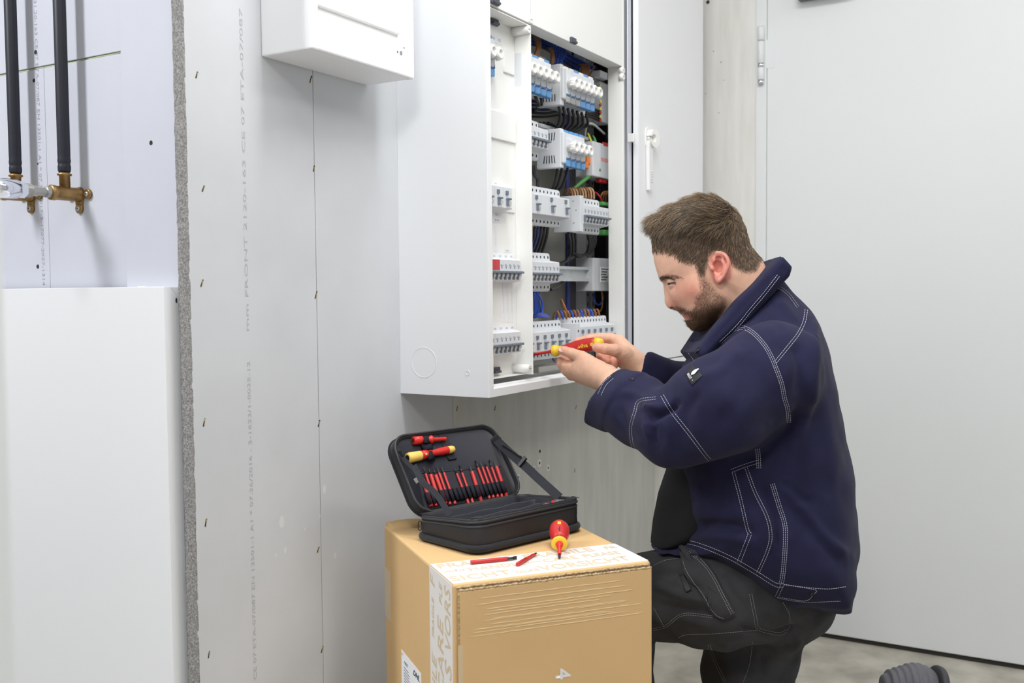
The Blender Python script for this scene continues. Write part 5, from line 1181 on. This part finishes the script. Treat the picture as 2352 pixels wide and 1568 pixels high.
body = rawmesh('body', 'skin', np.concatenate(Vs), np.concatenate(Qs), man, lambda me: tint(me, np.concatenate(Cs)))
# fingernails, eyes
def plate(px, py, d, w, l, ang, nrm, nm, m, parent):
    c = at(px, py, d); z = CR*nrm[0]+CU*nrm[1]-CF*nrm[2]; x = CR*math.cos(ang)+CU*math.sin(ang); M = frame(c, tuple(x), tuple(z))
    vs = []; n = 9
    for i in range(n):
        for j in range(n):
            u, t = (i/(n-1)*2-1), (j/(n-1)*2-1); uu, t2 = u*math.sqrt(1-t*t/2), t*math.sqrt(1-u*u/2); vs.append(tuple(M @ Vector((uu*l/2, t2*w/2, .0014*(1-t2*t2)-.0002))))
    return MB().add(vs, [(i*n+j, i*n+j+1, (i+1)*n+j+1, (i+1)*n+j) for i in range(n-1) for j in range(n-1)], True).build(nm, m, parent)
plate(1290, 802.5, 2.1455, .0115, .0135, math.radians(160), (-.25, .55, .80), 'fingernail', 'nail', body)
plate(1368.5, 795.2, 2.1025, .0115, .0125, math.radians(175), (-.32, .42, .85), 'fingernail', 'nail', body)
for s in (1, -1):
    c = cam2w(h2c(np.array([eyec[0], eyec[1], s*eyec[2]]))); eo = MB().sphere(c, .0125, n=24, m=16).build('eye', 'eye_white', man)
    lk = CR*-.88-CF*(.36*s-.12)-CU*.2; lk /= np.linalg.norm(lk); M = frame(c+lk*.0106, tuple(CU), tuple(lk))
    MB().lathe([(0, .0062), (.0012, .0048), (.0021, .0022), (.0023, .0001)], M, 20).build('iris', 'eye_iris', eo); MB().lathe([(.0019, .0024), (.0026, .0001)], M, 14).build('pupil', 'dark_slot', eo)
ep = []
for dx in np.linspace(-.0115, .0095, 16):
    dy = .0004+.12*dx; ep.append((eyec[0]+dx, eyec[1]+dy, eyec[2]+math.sqrt(max(1e-7, .0139**2-dx*dx-dy*dy))))
for s in (1, -1): MB().tube([cam2w(h2c(np.array([a, b-.0002, s*c]))) for a, b, c in ep], [.0003]+[.0008]*14+[.0003], 6).build('eyelashes', 'bit_tip', man)
# ---- hair
nrm_h = vnormals(head_v, head_q)
def strands(name, weight, count, flow, length, lift, r0, cols, seed, parent, segs=4, curl=.0, jitter=.25):
    rg = np.random.RandomState(seed); fa = np.linalg.norm(np.cross(head_v[head_q[:, 2]]-head_v[head_q[:, 0]], head_v[head_q[:, 3]]-head_v[head_q[:, 1]]), axis=1)
    w = fa*weight[head_q].mean(1); w = np.where(lat[head_q].mean(1) < -.01, w*.45, w); pick = rg.choice(len(w), count, p=w/w.sum()); uv = rg.rand(count, 2)
    A = head_v[head_q[pick]]; P = (A[:, 0]*(1-uv[:, :1])+A[:, 1]*uv[:, :1])*(1-uv[:, 1:])+(A[:, 3]*(1-uv[:, :1])+A[:, 2]*uv[:, :1])*uv[:, 1:]
    N = nrm_h[head_q[pick]].mean(1); N /= np.linalg.norm(N, axis=1)[:, None]; L_ = lat[head_q[pick]].mean(1); px, py = hpx[head_q[pick]].mean(1), hpy[head_q[pick]].mean(1)
    D = flow(px, py, L_, rg); D = D+rg.normal(0, jitter, D.shape); D -= N*np.sum(D*N, 1)[:, None]; D /= np.linalg.norm(D, axis=1)[:, None]+1e-9
    L = length(px, py, L_, rg); LI = lift(px, py, L_, rg); B = np.cross(N, D); cu = rg.normal(0, curl, count)
    vs = np.zeros((count, segs+1, 3, 3)); 
    for s in range(segs+1):
        t = s/segs; c = P+D*(L*t)[:, None]+N*(LI*L*(t-.55*t*t)*1.6-.0006)[:, None]+B*(cu*L*math.sin(t*3.0))[:, None]+np.array([0, -1., 0])*(L*.10*t*t)[:, None]
        rr = r0*(1-.85*t)
        for k in range(3): a = 2*math.pi*k/3; vs[:, s, k] = c+rr*(math.cos(a)*N+math.sin(a)*B)
    i = np.arange(count)[:, None]*(segs+1)*3; fs = []
    for s in range(segs):
        for k in range(3): fs.append(np.concatenate([i+s*3+k, i+s*3+(k+1) % 3, i+s*3+3+(k+1) % 3, i+s*3+3+k], 1))
    fs = np.concatenate(fs); ci = rg.rand(count); C = np.array([lin(c) for c in cols]); C = C[np.minimum((ci*len(cols)).astype(int), len(cols)-1)]*(rg.uniform(.75, 1.25, (count, 1)))
    o = rawmesh(name, 'hair', vs.reshape(-1, 3), fs, parent, lambda me: tint(me, np.repeat(C, (segs+1)*3, 0))); o['kind'] = 'stuff'; return o
topw = lambda px, py: np.clip((545-py+.12*(px-1560))/40, 0, 1)*(1-np.clip((px-1655)/45, 0, 1))          # 1 on top of the head
def flow_h(px, py, L, rg):
    t = topw(px, py)[:, None]; s = np.sign(L)[:, None]; back = np.clip((px-1640)/80, 0, 1)[:, None]; n = len(px)
    sw = .45*np.sin(px*.075+py*.06)+.3*np.sin(px*.031-py*.09+1)+.3*np.sin(px*.15+py*.11+L*200)
    top = np.stack([-np.ones(n), -.12+sw, -.25*np.sign(L)], 1); side = np.stack([-.55+0*px, -1+0*px, 0*px], 1)*(1-back)+np.stack([.12+0*px, -1+0*px, 0*px], 1)*back
    return top*t+side*(1-t)
def len_h(px, py, L, rg):
    t = topw(px, py); fr = np.clip((1600-px)/90, 0, 1); n = len(px)
    return np.clip(.0085+.020*t+.016*t*fr-.004*np.clip((py-590)/30, 0, 1), .004, None)*rg.uniform(.7, 1.15, n)
def lift_h(px, py, L, rg): t = topw(px, py); fr = np.clip((1560-px)/50, 0, 1); return .28+.16*t*(1+1.3*np.sin(px*.09+py*.05)*np.sin(py*.11-px*.03+2))+.30*t*fr+rg.normal(0, .08, len(px))
hw = soft(hpx, hpy, HAIRP, 3); hw = np.where(hpy < 640, hw, 0); hw = np.where(inpoly(hpx, hpy, [(1627, 620), (1625, 598), (1631, 583), (1650, 575), (1669, 581), (1679, 597), (1679, 616), (1660, 652)]), 0, hw)
HC_ = [(88, 73, 57), (104, 86, 66), (72, 60, 49), (134, 112, 86), (172, 146, 114), (78, 65, 53)]
hair = strands('hair', hw*(1+1.2*topw(hpx, hpy)), 21000, flow_h, len_h, lift_h, .00042, HC_, 11, man, curl=.10, jitter=.22)
bw = soft(hpx, hpy, BEARD, 4); chin = np.clip((hpy-700)/40, 0, 1)
strands('beard', bw*(.6+chin), 14000, lambda px, py, L, rg: np.stack([-.35+0*px-.3*(py > 725), -1+0*px, 0*px], 1), lambda px, py, L, rg: (.004+.007*np.clip((py-705)/40, 0, 1))*rg.uniform(.6, 1.2, len(px)), lambda px, py, L, rg: .45+0*px, .00018, [(100, 78, 60), (124, 94, 68), (84, 66, 52), (150, 112, 82)], 12, man, segs=3, jitter=.4)
ebw = soft(hpx, hpy, [(1513, 634), (1530, 629), (1552, 632), (1566, 640), (1550, 638), (1530, 639), (1517, 641)], 1.6)
strands('eyebrow', ebw, 700, lambda px, py, L, rg: np.stack([1+0*px, .15+0*px, 0*px], 1), lambda px, py, L, rg: rg.uniform(.005, .008, len(px)), lambda px, py, L, rg: .15+0*px, .00024, [(62, 50, 42), (80, 64, 52)], 13, man, segs=3, jitter=.14)
# ---- jacket
def folds(v, q, lines, nrm=None, wr=.0016, seed=1):
    n = vnormals(v, q) if nrm is None else nrm; px, py = pxof(v); face = np.clip(-np.sum(n*(v/np.linalg.norm(v, axis=1)[:, None]), 1)*2.5+.3, 0, 1); rg = np.random.RandomState(seed); a = np.zeros(len(v))
    for line, amp, sg in lines:
        d = segd(px, py, line); e0 = np.hypot(px-line[0][0], py-line[0][1]); e1 = np.hypot(px-line[-1][0], py-line[-1][1]); a += amp*.001*np.exp(-(d/sg)**2)*np.clip(np.minimum(e0, e1)/(sg*2.2)+.15, 0, 1)*face
    for k in range(14):
        w = rg.normal(0, 1, 3); w *= rg.uniform(35, 95)/np.linalg.norm(w); a += wr*.35*np.sin(v@w+rg.uniform(0, 6)+1.5*np.sin(v@rg.normal(0, 18, 3)))
    return v+n*a[:, None]
TP = [(1788, 642), (1822, 680), (1853, 712), (1872, 745), (1884, 800), (1900, 890), (1920, 990), (1940, 1090), (1944, 1180), (1942, 1255), (1936, 1310), (1928, 1345), (1921, 1382), (1895, 1388), (1866, 1386), (1780, 1368), (1700, 1332), (1660, 1303), (1600, 1270), (1555, 1263), (1500, 1261), (1497, 1255), (1535, 1240), (1562, 1222), (1563, 1180), (1557, 1100), (1549, 1040), (1556, 900), (1578, 834), (1618, 776), (1676, 712), (1748, 640), (1768, 622)]
ax, G = grid(camc(1325, 1405, 2.0)-[.01, .01, 0]+[0, 0, -.37], np.array([.69, .165, 2.3]), .0042)
y_of = lambda py: -(py-784)*DM/FPX
ys = [y_of(p) for p in (1400, 1250, 1100, 950, 860, 780, 740, 700, 650, 600)][::1]
T0 = np.interp(G[1].ravel(), ys, [.245, .225, .195, .195, .195, .178, .150, .125, .115, .105]).reshape(G[1].shape).astype(np.float32)
F = inflate(G, TP, DM, .14, T0, 2.3)
S1 = [(1775, 852, 1.765, .088), (1650, 932, 1.735, .086), (1552, 985, 1.765, .066)]; S2 = [(1546, 986, 1.77, .062), (1462, 940, 1.865, .061), (1385, 905, 1.975, .062)]
sl = smin(chain(G, S1, .02), chain(G, S2, .02), .03); sl = smin(sl, cone(G, camc(1395, 935, 1.945), camc(1352, 955, 1.945), .030, .008), .02)
cfp = camc(1391, 910, 1.945); nn = np.array([-.66, .60, .45]); nn /= np.linalg.norm(nn)
pl = (G[0]-cfp[0])*nn[0]+(G[1]-cfp[1])*nn[1]+(G[2]-cfp[2])*nn[2]
inner = chain(G, [(a_, b_, c_, r_-.0085) for a_, b_, c_, r_ in [(1440, 930, 1.90, .061), (1370, 898, 1.995, .0615)]], .01)
sl = np.where(pl > -.052, sl-.0032, sl); sl = smax(sl, pl, .0012); sl = smax(sl, -smax(inner, -(pl+.03), .004), .002)
F = smin(F, sl, .022)
fs_ = chain(G, [(1455, 846, 2.095, .042), (1500, 866, 2.10, .043), (1575, 896, 2.125, .055), (1660, 885, 2.13, .08), (1745, 850, 2.1, .088)], .02)
fp = camc(1480, 852, 2.1); nf = np.array([-.93, .22, .28]); nf /= np.linalg.norm(nf); fs_ = smax(fs_, (G[0]-fp[0])*nf[0]+(G[1]-fp[1])*nf[1]+(G[2]-fp[2])*nf[2], .004)
F = smin(F, fs_, .02)
v, q = nets(F.astype(np.float32), ax); v = relax(v, q, 2)
JF = [([(1500, 962), (1522, 950), (1540, 938), (1552, 926)], -17, 7), ([(1478, 932), (1500, 940), (1520, 936)], 11, 7), ([(1505, 975), (1500, 1000), (1506, 1030)], -9, 8), ([(1488, 962), (1486, 985), (1494, 1010)], 8, 7), ([(1528, 960), (1535, 1000), (1530, 1040)], 5, 10),
      ([(1845, 930), (1815, 1000), (1760, 1040), (1700, 1062)], -13, 15), ([(1865, 735), (1872, 830), (1864, 915), (1838, 985), (1800, 1040)], 9, 13), ([(1830, 780), (1838, 850), (1832, 920)], -7, 14),
      ([(1590, 1212), (1640, 1204), (1690, 1208), (1722, 1226)], -16, 13), ([(1575, 1240), (1640, 1232), (1700, 1236), (1730, 1250)], 8, 12), ([(1800, 1110), (1850, 1180), (1900, 1240), (1950, 1280)], 7, 12), ([(1790, 1100), (1840, 1150), (1872, 1152)], -6, 10), ([(1820, 1160), (1880, 1240), (1930, 1300)], -5, 12),
      ([(1610, 890), (1575, 950), (1570, 1020)], -5, 14), ([(1710, 800), (1650, 850), (1585, 882)], 5, 14), ([(1735, 850), (1690, 930), (1640, 1000)], -3.5, 22), ([(1760, 980), (1700, 1020), (1640, 1040)], 4, 12), ([(1420, 900), (1460, 905), (1500, 925)], 5, 9), ([(1410, 930), (1440, 975), (1470, 1020)], -4, 12),
      ([(1770, 690), (1800, 700), (1832, 740)], 4, 10), ([(1730, 740), (1770, 740), (1810, 770)], -3, 12), ([(1700, 1100), (1690, 1160), (1700, 1200)], 4, 12), ([(1735, 1130), (1765, 1200), (1765, 1260)], 6, 9), ([(1752, 1120), (1784, 1190), (1785, 1260)], -7, 9), ([(1610, 1090), (1612, 1150), (1600, 1190)], 3.5, 14), ([(1900, 900), (1910, 1050), (1920, 1180)], 3, 16)]
v = folds(v, q, JF); v = relax(v, q, 1)
jacket = rawmesh('jacket', 'navy_cloth', v, q, man)
jv, jq = v, q
# collar
CP = [(1769, 594), (1792, 620), (1787, 642), (1745, 688), (1700, 738), (1640, 788), (1597, 838), (1592, 828), (1575, 808), (1612, 756), (1662, 694), (1728, 634)]
ax, G = grid(camc(1565, 850, DM)-[.005, .005, .13], camc(1800, 585, DM)+[.005, .005, .13], .003)
F = inflate(G, CP, DM, .012, .100, 4.); F = smax(F, -inflate(G, [(1575, 760), (1618, 690), (1690, 600), (1775, 560), (1760, 600), (1700, 668), (1640, 735), (1600, 790)], DM, .02, .074, 3.), .004)
v, q = nets(F.astype(np.float32), ax); v = relax(v, q, 2); v = folds(v, q, [([(1600, 830), (1700, 728), (1790, 632)], 3, 8), ([(1640, 745), (1700, 690), (1750, 640)], -2, 10)], wr=.0006); collar = rawmesh('collar', 'navy_cloth', v, q, jacket); cv_, cq_ = v, q
# shirt seen in the open front, and the far front edge with its zip
ax, G = grid(camc(1488, 1280, DM)-[.005, .005, .14], camc(1680, 1000, DM)+[.005, .005, .14], .005)
F = inflate(G, [(1500, 1259), (1506, 1205), (1519, 1140), (1541, 1075), (1560, 1020), (1640, 1015), (1650, 1275)], DM, .06, .115, 2.2, zc=DM+.02)
v, q = nets(F.astype(np.float32), ax); rawmesh('shirt', 'shirt_black', v, q, man)
ax, G = grid(camc(1490, 1270, 2.03)-[.01, .01, .06], camc(1580, 1040, 2.03)+[.01, .01, .06], .003)
F = inflate(G, [(1497, 1258), (1501, 1205), (1513, 1135), (1535, 1072), (1545, 1050), (1566, 1052), (1548, 1095), (1524, 1150), (1509, 1205), (1506, 1258)], 2.05, .008, .03, 2.4)
v, q = nets(F.astype(np.float32), ax); rawmesh('front_edge', 'navy_cloth', v, q, jacket)
MB().tube([at(x, y, 2.018) for x, y in bez([(1541, 1066), (1530, 1086), (1519, 1116), (1512, 1146)], 5)], .0017, 6).build('zip', 'steel', jacket)
# ---- trousers
ax, G = grid(camc(1380, 1930, 2.05)-[.05, .02, .42], camc(1930, 1240, 1.9)+[.23, .03, .24], .0055)
F = chain(G, [(1786, 1345, 1.935, .106), (1640, 1371, 1.86, .085), (1520, 1366, 1.93, .083), (1432, 1366, 2.02, .074), (1424, 1600, 2.04, .062), (1420, 1835, 2.05, .05)], .03)
F = smin(F, cone(G, camc(1700, 1340, 1.9), camc(1640, 1371, 1.86), .09, .085), .03)
F = smin(F, cone(G, camc(1797, 1352, 1.95), camc(1770, 1310, 1.95), .110, .10), .02)
F = smin(F, chain(G, [(1760, 1335, 1.99, .105), (1728, 1420, 2.0, .092), (1721, 1520, 2.0, .086), (1712, 1700, 2.0, .075), (1706, 1822, 2.0, .070), (1780, 1835, 2.0, .062), (2075, 1760, 2.0, .048)], .03), .03)
v, q = nets(F.astype(np.float32), ax); v = relax(v, q, 1)
TF = [([(1500, 1300), (1560, 1320), (1620, 1360)], -4, 10), ([(1500, 1340), (1570, 1370), (1650, 1385)], 5, 10), ([(1505, 1385), (1580, 1405), (1650, 1408)], -4, 9), ([(1500, 1420), (1570, 1425), (1640, 1440)], 3, 9), ([(1700, 1440), (1760, 1455), (1830, 1445)], -6, 8), ([(1660, 1300), (1700, 1360), (1730, 1420)], -3, 14), ([(1760, 1395), (1810, 1420), (1850, 1400)], 4, 14), ([(1840, 1470), (1815, 1482), (1790, 1480)], -5, 7), ([(1655, 1480), (1690, 1530), (1720, 1568)], 4, 12), ([(1760, 1490), (1750, 1530), (1760, 1568)], -4, 12), ([(1830, 1455), (1836, 1470), (1822, 1484)], 6, 8)]
v = folds(v, q, [(l_, a_*1.7, s_) for l_, a_, s_ in TF], wr=.003, seed=4); trousers = rawmesh('trousers', 'trouser_cloth', v, q, man); tv, tq = v, q
# ---- shoes
def shoe(heel, toe, up2, d, parent):
    H, T = camc(*heel, d), camc(*toe, d); lo = np.minimum(H, T)-.07; hi = np.maximum(H, T)+.07; ax, G = grid(lo, hi, .003); a = (T-H)/np.linalg.norm(T-H); u = np.array(up2, float); u -= a*(u@a); u /= np.linalg.norm(u)
    F = cone(G, H+u*.012, T+u*.004, .040, .036); F = smin(F, cone(G, H+u*.03, H+u*.055+a*.01, .037, .036), .02); F = smin(F, cone(G, H*.5+T*.5+u*.012, H*.5+T*.5+u*.012, .043, .043), .03)
    pl = (G[0]-H[0])*u[0]+(G[1]-H[1])*u[1]+(G[2]-H[2])*u[2]; F = smax(F, -(pl+.014), .006)
    v, q = nets(F.astype(np.float32), ax); w = (v-H)@a; uu = (v-H)@u; n = vnormals(v, q); v = v+n*(.0022*np.sin(uu*520+w*60)*np.clip(uu/.02, 0, 1)*np.clip(1-np.abs(w)/.09, 0, 1))[:, None]
    o = rawmesh('shoe', 'shoe_grey', v, q, parent)
    F = smax(cone(G, H-u*.014, T-u*.014, .047, .042), np.abs(pl+.021)-.0075, .004); v, q = nets(F.astype(np.float32), ax); rawmesh('sole', 'shoe_sole', v, q, o); return o
shoe((2128, 1578), (2072, 1850), (-1, .15, 0), 2.0, man); shoe((1432, 1862), (1300, 1885), (0, 1, 0), 2.06, man)
# ------------------------------------------------------------------ sewing, patches and buttons on the clothes
def bvh(v, q): return BVHTree.FromPolygons([tuple(p) for p in cam2w(v)], [tuple(int(i) for i in f) for f in q])
BJ, BC, BT = bvh(jv, jq), bvh(cv_, cq_), bvh(tv, tq)
def hit(trees, px, py):
    d = Vector(ray(px, py)); L = d.length; d /= L; best = None
    for t in trees:
        r_ = t.ray_cast(Vector(CO), d)
        if r_[0] is not None and (best is None or r_[3] < best[3]): best = r_
    return best
def stitch(line, trees, parent, m='thread_white', n=2, gap=4.5, r=.00042, dash=5.2, nm='stitching', lift=.0003):
    P = np.array(bez([(a, b, 0) for a, b in line], 14))[:, :2]; seg = np.r_[0, np.cumsum(np.hypot(*np.diff(P, axis=0).T))]; tot = seg[-1]
    T = np.gradient(P, axis=0); N = np.stack([-T[:, 1], T[:, 0]], 1); N /= np.linalg.norm(N, axis=1)[:, None]+1e-9; mb = MB()
    for k in range(n):
        o_ = (k-(n-1)/2)*gap; Q = P+N*o_; s = 0.
        while s < tot:
            pts = []
            for t in (s, min(tot, s+dash*.68)):
                x, y = np.interp(t, seg, Q[:, 0]), np.interp(t, seg, Q[:, 1]); h_ = hit(trees, x, y)
                if h_ is not None: nrm = h_[1] if h_[1].dot(Vector(CF)) < 0 else -h_[1]; pts.append(h_[0]+nrm*lift)
            if len(pts) == 2 and (pts[0]-pts[1]).length < .02: mb.tube([tuple(pts[0]), tuple(pts[1])], r, 4, caps=False)
            s += dash
    if mb.v: o = mb.build(nm, m, parent); o['kind'] = 'stuff'; return o
J = [BJ]
JS = [([(1644, 773), (1664, 763), (1688, 756), (1709, 753), (1733, 767), (1757, 794), (1771, 818), (1781, 842), (1795, 880), (1802, 915), (1809, 939), (1812, 970)], 3, 4.2), ([(1852, 711), (1847, 739), (1833, 767), (1812, 794), (1781, 832)], 2, 6), ([(1768, 658), (1788, 660), (1809, 674), (1833, 705)], 2, 5), ([(1723, 698), (1719, 715)], 3, 4), ([(1706, 722), (1698, 740), (1692, 757)], 3, 4.2),
      ([(1521, 908), (1544, 946), (1582, 994), (1616, 1039), (1630, 1056)], 2, 7), ([(1506, 914), (1468, 921), (1458, 946), (1449, 980), (1451, 1014), (1458, 1039)], 2, 5.5), ([(1406, 866), (1389, 882), (1377, 906)], 2, 8), ([(1774, 1111), (1789, 1160), (1803, 1208), (1803, 1263), (1798, 1322), (1794, 1339)], 3, 4.5), ([(1740, 1030), (1742, 1052), (1743, 1075)], 3, 4.5),
      ([(1680, 1081), (1712, 1069), (1745, 1059)], 2, 7), ([(1685, 1085), (1700, 1143), (1717, 1215), (1724, 1226)], 2, 6), ([(1714, 1075), (1734, 1129), (1762, 1188), (1770, 1232), (1762, 1267), (1741, 1315)], 2, 6), ([(1722, 1227), (1697, 1291)], 2, 8),
      ([(1502, 1255), (1540, 1250), (1580, 1245), (1625, 1258), (1680, 1282), (1734, 1313), (1779, 1341), (1798, 1344)], 2, 8), ([(1800, 1341), (1840, 1347), (1900, 1352), (1942, 1347)], 1, 5), ([(1652, 1310), (1680, 1326), (1734, 1351), (1782, 1371), (1848, 1382), (1930, 1380)], 1, 5), ([(1800, 1342), (1872, 1354), (1868, 1364), (1849, 1379), (1784, 1370)], 1, 5), ([(1798, 1340), (1784, 1370)], 2, 7)]
for line, n, gap in JS: stitch(line, J, jacket, n=n, gap=gap)
stitch([(1788, 633), (1757, 673), (1722, 714), (1704, 737), (1684, 759), (1655, 787)], [BC, BJ], jacket, n=2, gap=6, nm='collar_stitching')
stitch([(1578, 806), (1594, 828)], [BC, BJ], jacket, n=1, nm='collar_stitching')
TS = [([(1580, 1267), (1614, 1291), (1638, 1322), (1666, 1376), (1683, 1411)], 2, 6), ([(1724, 1364), (1734, 1414), (1741, 1442), (1769, 1452), (1793, 1455), (1806, 1448)], 2, 6), ([(1798, 1383), (1813, 1411), (1813, 1438), (1806, 1448)], 1, 5), ([(1501, 1445), (1529, 1438), (1570, 1411), (1638, 1416)], 2, 4.5), ([(1559, 1464), (1577, 1457), (1638, 1455), (1700, 1450), (1738, 1447)], 1, 4), ([(1501, 1298), (1529, 1286), (1559, 1282)], 1, 4), ([(1628, 1480), (1645, 1524), (1666, 1566)], 2, 5), ([(1729, 1474), (1721, 1527), (1707, 1566)], 1, 5), ([(1501, 1395), (1515, 1420), (1526, 1440)], 1, 4)]
for line, n, gap in TS: stitch(line, [BT], trousers, 'thread_grey', n=n, gap=gap, r=.00036)
def patch(poly, trees, parent, nm, m, lift=.001, thick=.0015, step=5):
    """cloth patch laid on the surface: polygon in px, projected on the cloth"""
    P = np.array(poly, float); n = len(P); c = P.mean(0); vs = []; fs = []; K = 5; ring = []
    B = []
    for i in range(n):
        a, b = P[i], P[(i+1) % n]; m_ = max(1, int(np.hypot(*(b-a))/step))
        for j in range(m_): B.append(a+(b-a)*j/m_)
    B = np.array(B); nb = len(B); last = None
    for k in range(K):
        f = 1-k/K
        for p in B:
            x, y = c+(p-c)*f; h_ = hit(trees, x, y)
            if h_ is not None: nr = h_[1] if h_[1].dot(Vector(CF)) < 0 else -h_[1]; last = h_[0]+nr*lift
            vs.append(tuple(last) if last is not None else tuple(at(x, y, 1.75)))
    h_ = hit(trees, *c); vs.append(tuple(h_[0]+(h_[1] if h_[1].dot(Vector(CF)) < 0 else -h_[1])*lift))
    for k in range(K-1): fs += [(k*nb+i, k*nb+(i+1) % nb, (k+1)*nb+(i+1) % nb, (k+1)*nb+i) for i in range(nb)]
    fs += [((K-1)*nb+i, (K-1)*nb+(i+1) % nb, K*nb) for i in range(nb)]
    o = MB().add(vs, fs, True).build(nm, m, parent); md = o.modifiers.new('s', 'SOLIDIFY'); md.thickness = thick; md.offset = 0; return o
# sleeve label with emblem and lettering
pt = patch([(1591, 837), (1614, 863), (1590, 886), (1574, 858)], J, jacket, 'sleeve_label', 'patch_black', .0008, .001, 4)
hA, hB, hD = hit(J, 1580, 858)[0], hit(J, 1591, 876)[0], hit(J, 1598, 856)[0]
zx = (hB-hA).normalized(); nz_ = zx.cross(hD-hA).normalized(); nz_ = nz_ if nz_.dot(Vector(CF)) < 0 else -nz_
Mp = frame((hA+hB)/2+nz_*.0034+(nz_.cross(zx))*.0005, tuple(zx), tuple(nz_))
text('label_lettering', 'MASCOT', Mp, .0062, 'patch_white', pt, .02, .72, .0002)
bd = bez([(-.001, .0045), (-.004, .0075), (-.0046, .0125), (-.0024, .0165), (-.0012, .0195), (.0012, .0205), (.0026, .0185), (.0022, .0165), (.0042, .0130), (.0044, .0085), (.0022, .005), (.003, .0042)], 3)
MB().prism([(float(p[0]), float(p[1])) for p in bd], Mp, .0001, .0006).build('label_emblem', 'patch_white', pt)
MB().sphere(tuple(Mp @ Vector((.0155, .001, .0003))), .0009).build('label_dot', 'patch_white', pt)
# snap button on the collar, button at the hem tab, cuff button
def button(px, py, trees, r, m, parent):
    h_ = hit(trees, px, py); nr = h_[1] if h_[1].dot(Vector(CF)) < 0 else -h_[1]; M = frame(tuple(h_[0]), (0, 0, 1), tuple(nr))
    o = MB().lathe([(-.001, r), (.001, r), (.0018, r*.85), (.0016, r*.6), (.0008, r*.5)], M, 18).build('snap_button', m, parent); MB().lathe([(.0004, r*.48), (.001, r*.44)], M, 12).build('button_centre', 'dark_slot', o)
button(1603, 804, [BC, BJ], .0058, 'dark_steel', jacket); button(1866, 1364, J, .0045, 'dark_steel', jacket); button(1452, 870, J, .004, 'dark_steel', jacket)
# thigh pocket flap and tool strap on the trousers
pf = patch([(1562, 1252), (1600, 1268), (1640, 1318), (1688, 1412), (1660, 1424), (1640, 1412), (1604, 1358), (1574, 1316), (1566, 1280)], [BT, BJ], trousers, 'pocket_flap', 'trouser_cloth', .004, .003, 6)
patch([(1562, 1320), (1572, 1317), (1588, 1356), (1577, 1362)], [BT], trousers, 'tool_strap', 'patch_black', .002, .002, 8)
BF = BVHTree.FromPolygons([tuple(p.co) for p in pf.data.vertices], [tuple(f.vertices) for f in pf.data.polygons])
for ln_, n in (([(1582, 1268), (1614, 1293), (1640, 1328), (1664, 1376), (1681, 1409)], 2), ([(1570, 1290), (1578, 1312), (1606, 1354), (1642, 1408), (1662, 1420)], 1)): stitch(ln_, [BF], pf, 'thread_grey', n=n, gap=5, r=.0004, lift=.0018)
# ------------------------------------------------------------------ the screwdriver in his hands
tp = at(1229, 813.5, 2.205); en = at(1386, 785.5, 2.125); dd = en-tp; dd /= np.linalg.norm(dd); tp = tp-dd*.020; LL = float(np.linalg.norm(en-tp)); LB = .066
upv = -CF-dd*float((-CF)@dd)
sd2, M2_, hb2 = screwdriver(tp, dd, 'red and yellow insulated screwdriver held in both hands at the lowest breaker row', (LL-LB)/.117, Lb=LB, up=tuple(upv), rs=.80)
s2 = (LL-LB)/.117
Mt = M2_ @ Matrix.Translation((.0155*.80*1.05+.0006, 0, LB+.0745*s2)) @ frame((0, 0, 0), (0, 0, 1), (1, 0, -.10))
text('handle_print', 'wiha', Mt, .0122, 'yellow_plastic', hb2, .02, 1.25, .0012)
MB().prism([(.0042*math.cos(a), .0042*math.sin(a)) for a in np.linspace(0, 2*math.pi, 7)[:-1]], M2_ @ Matrix.Translation((.0182*.80, 0, LB+.0965*s2)) @ frame((0, 0, 0), (0, 0, 1), (1, 0, 0)), -.001, .0006).build('hexagon_mark', 'yellow_plastic', hb2)
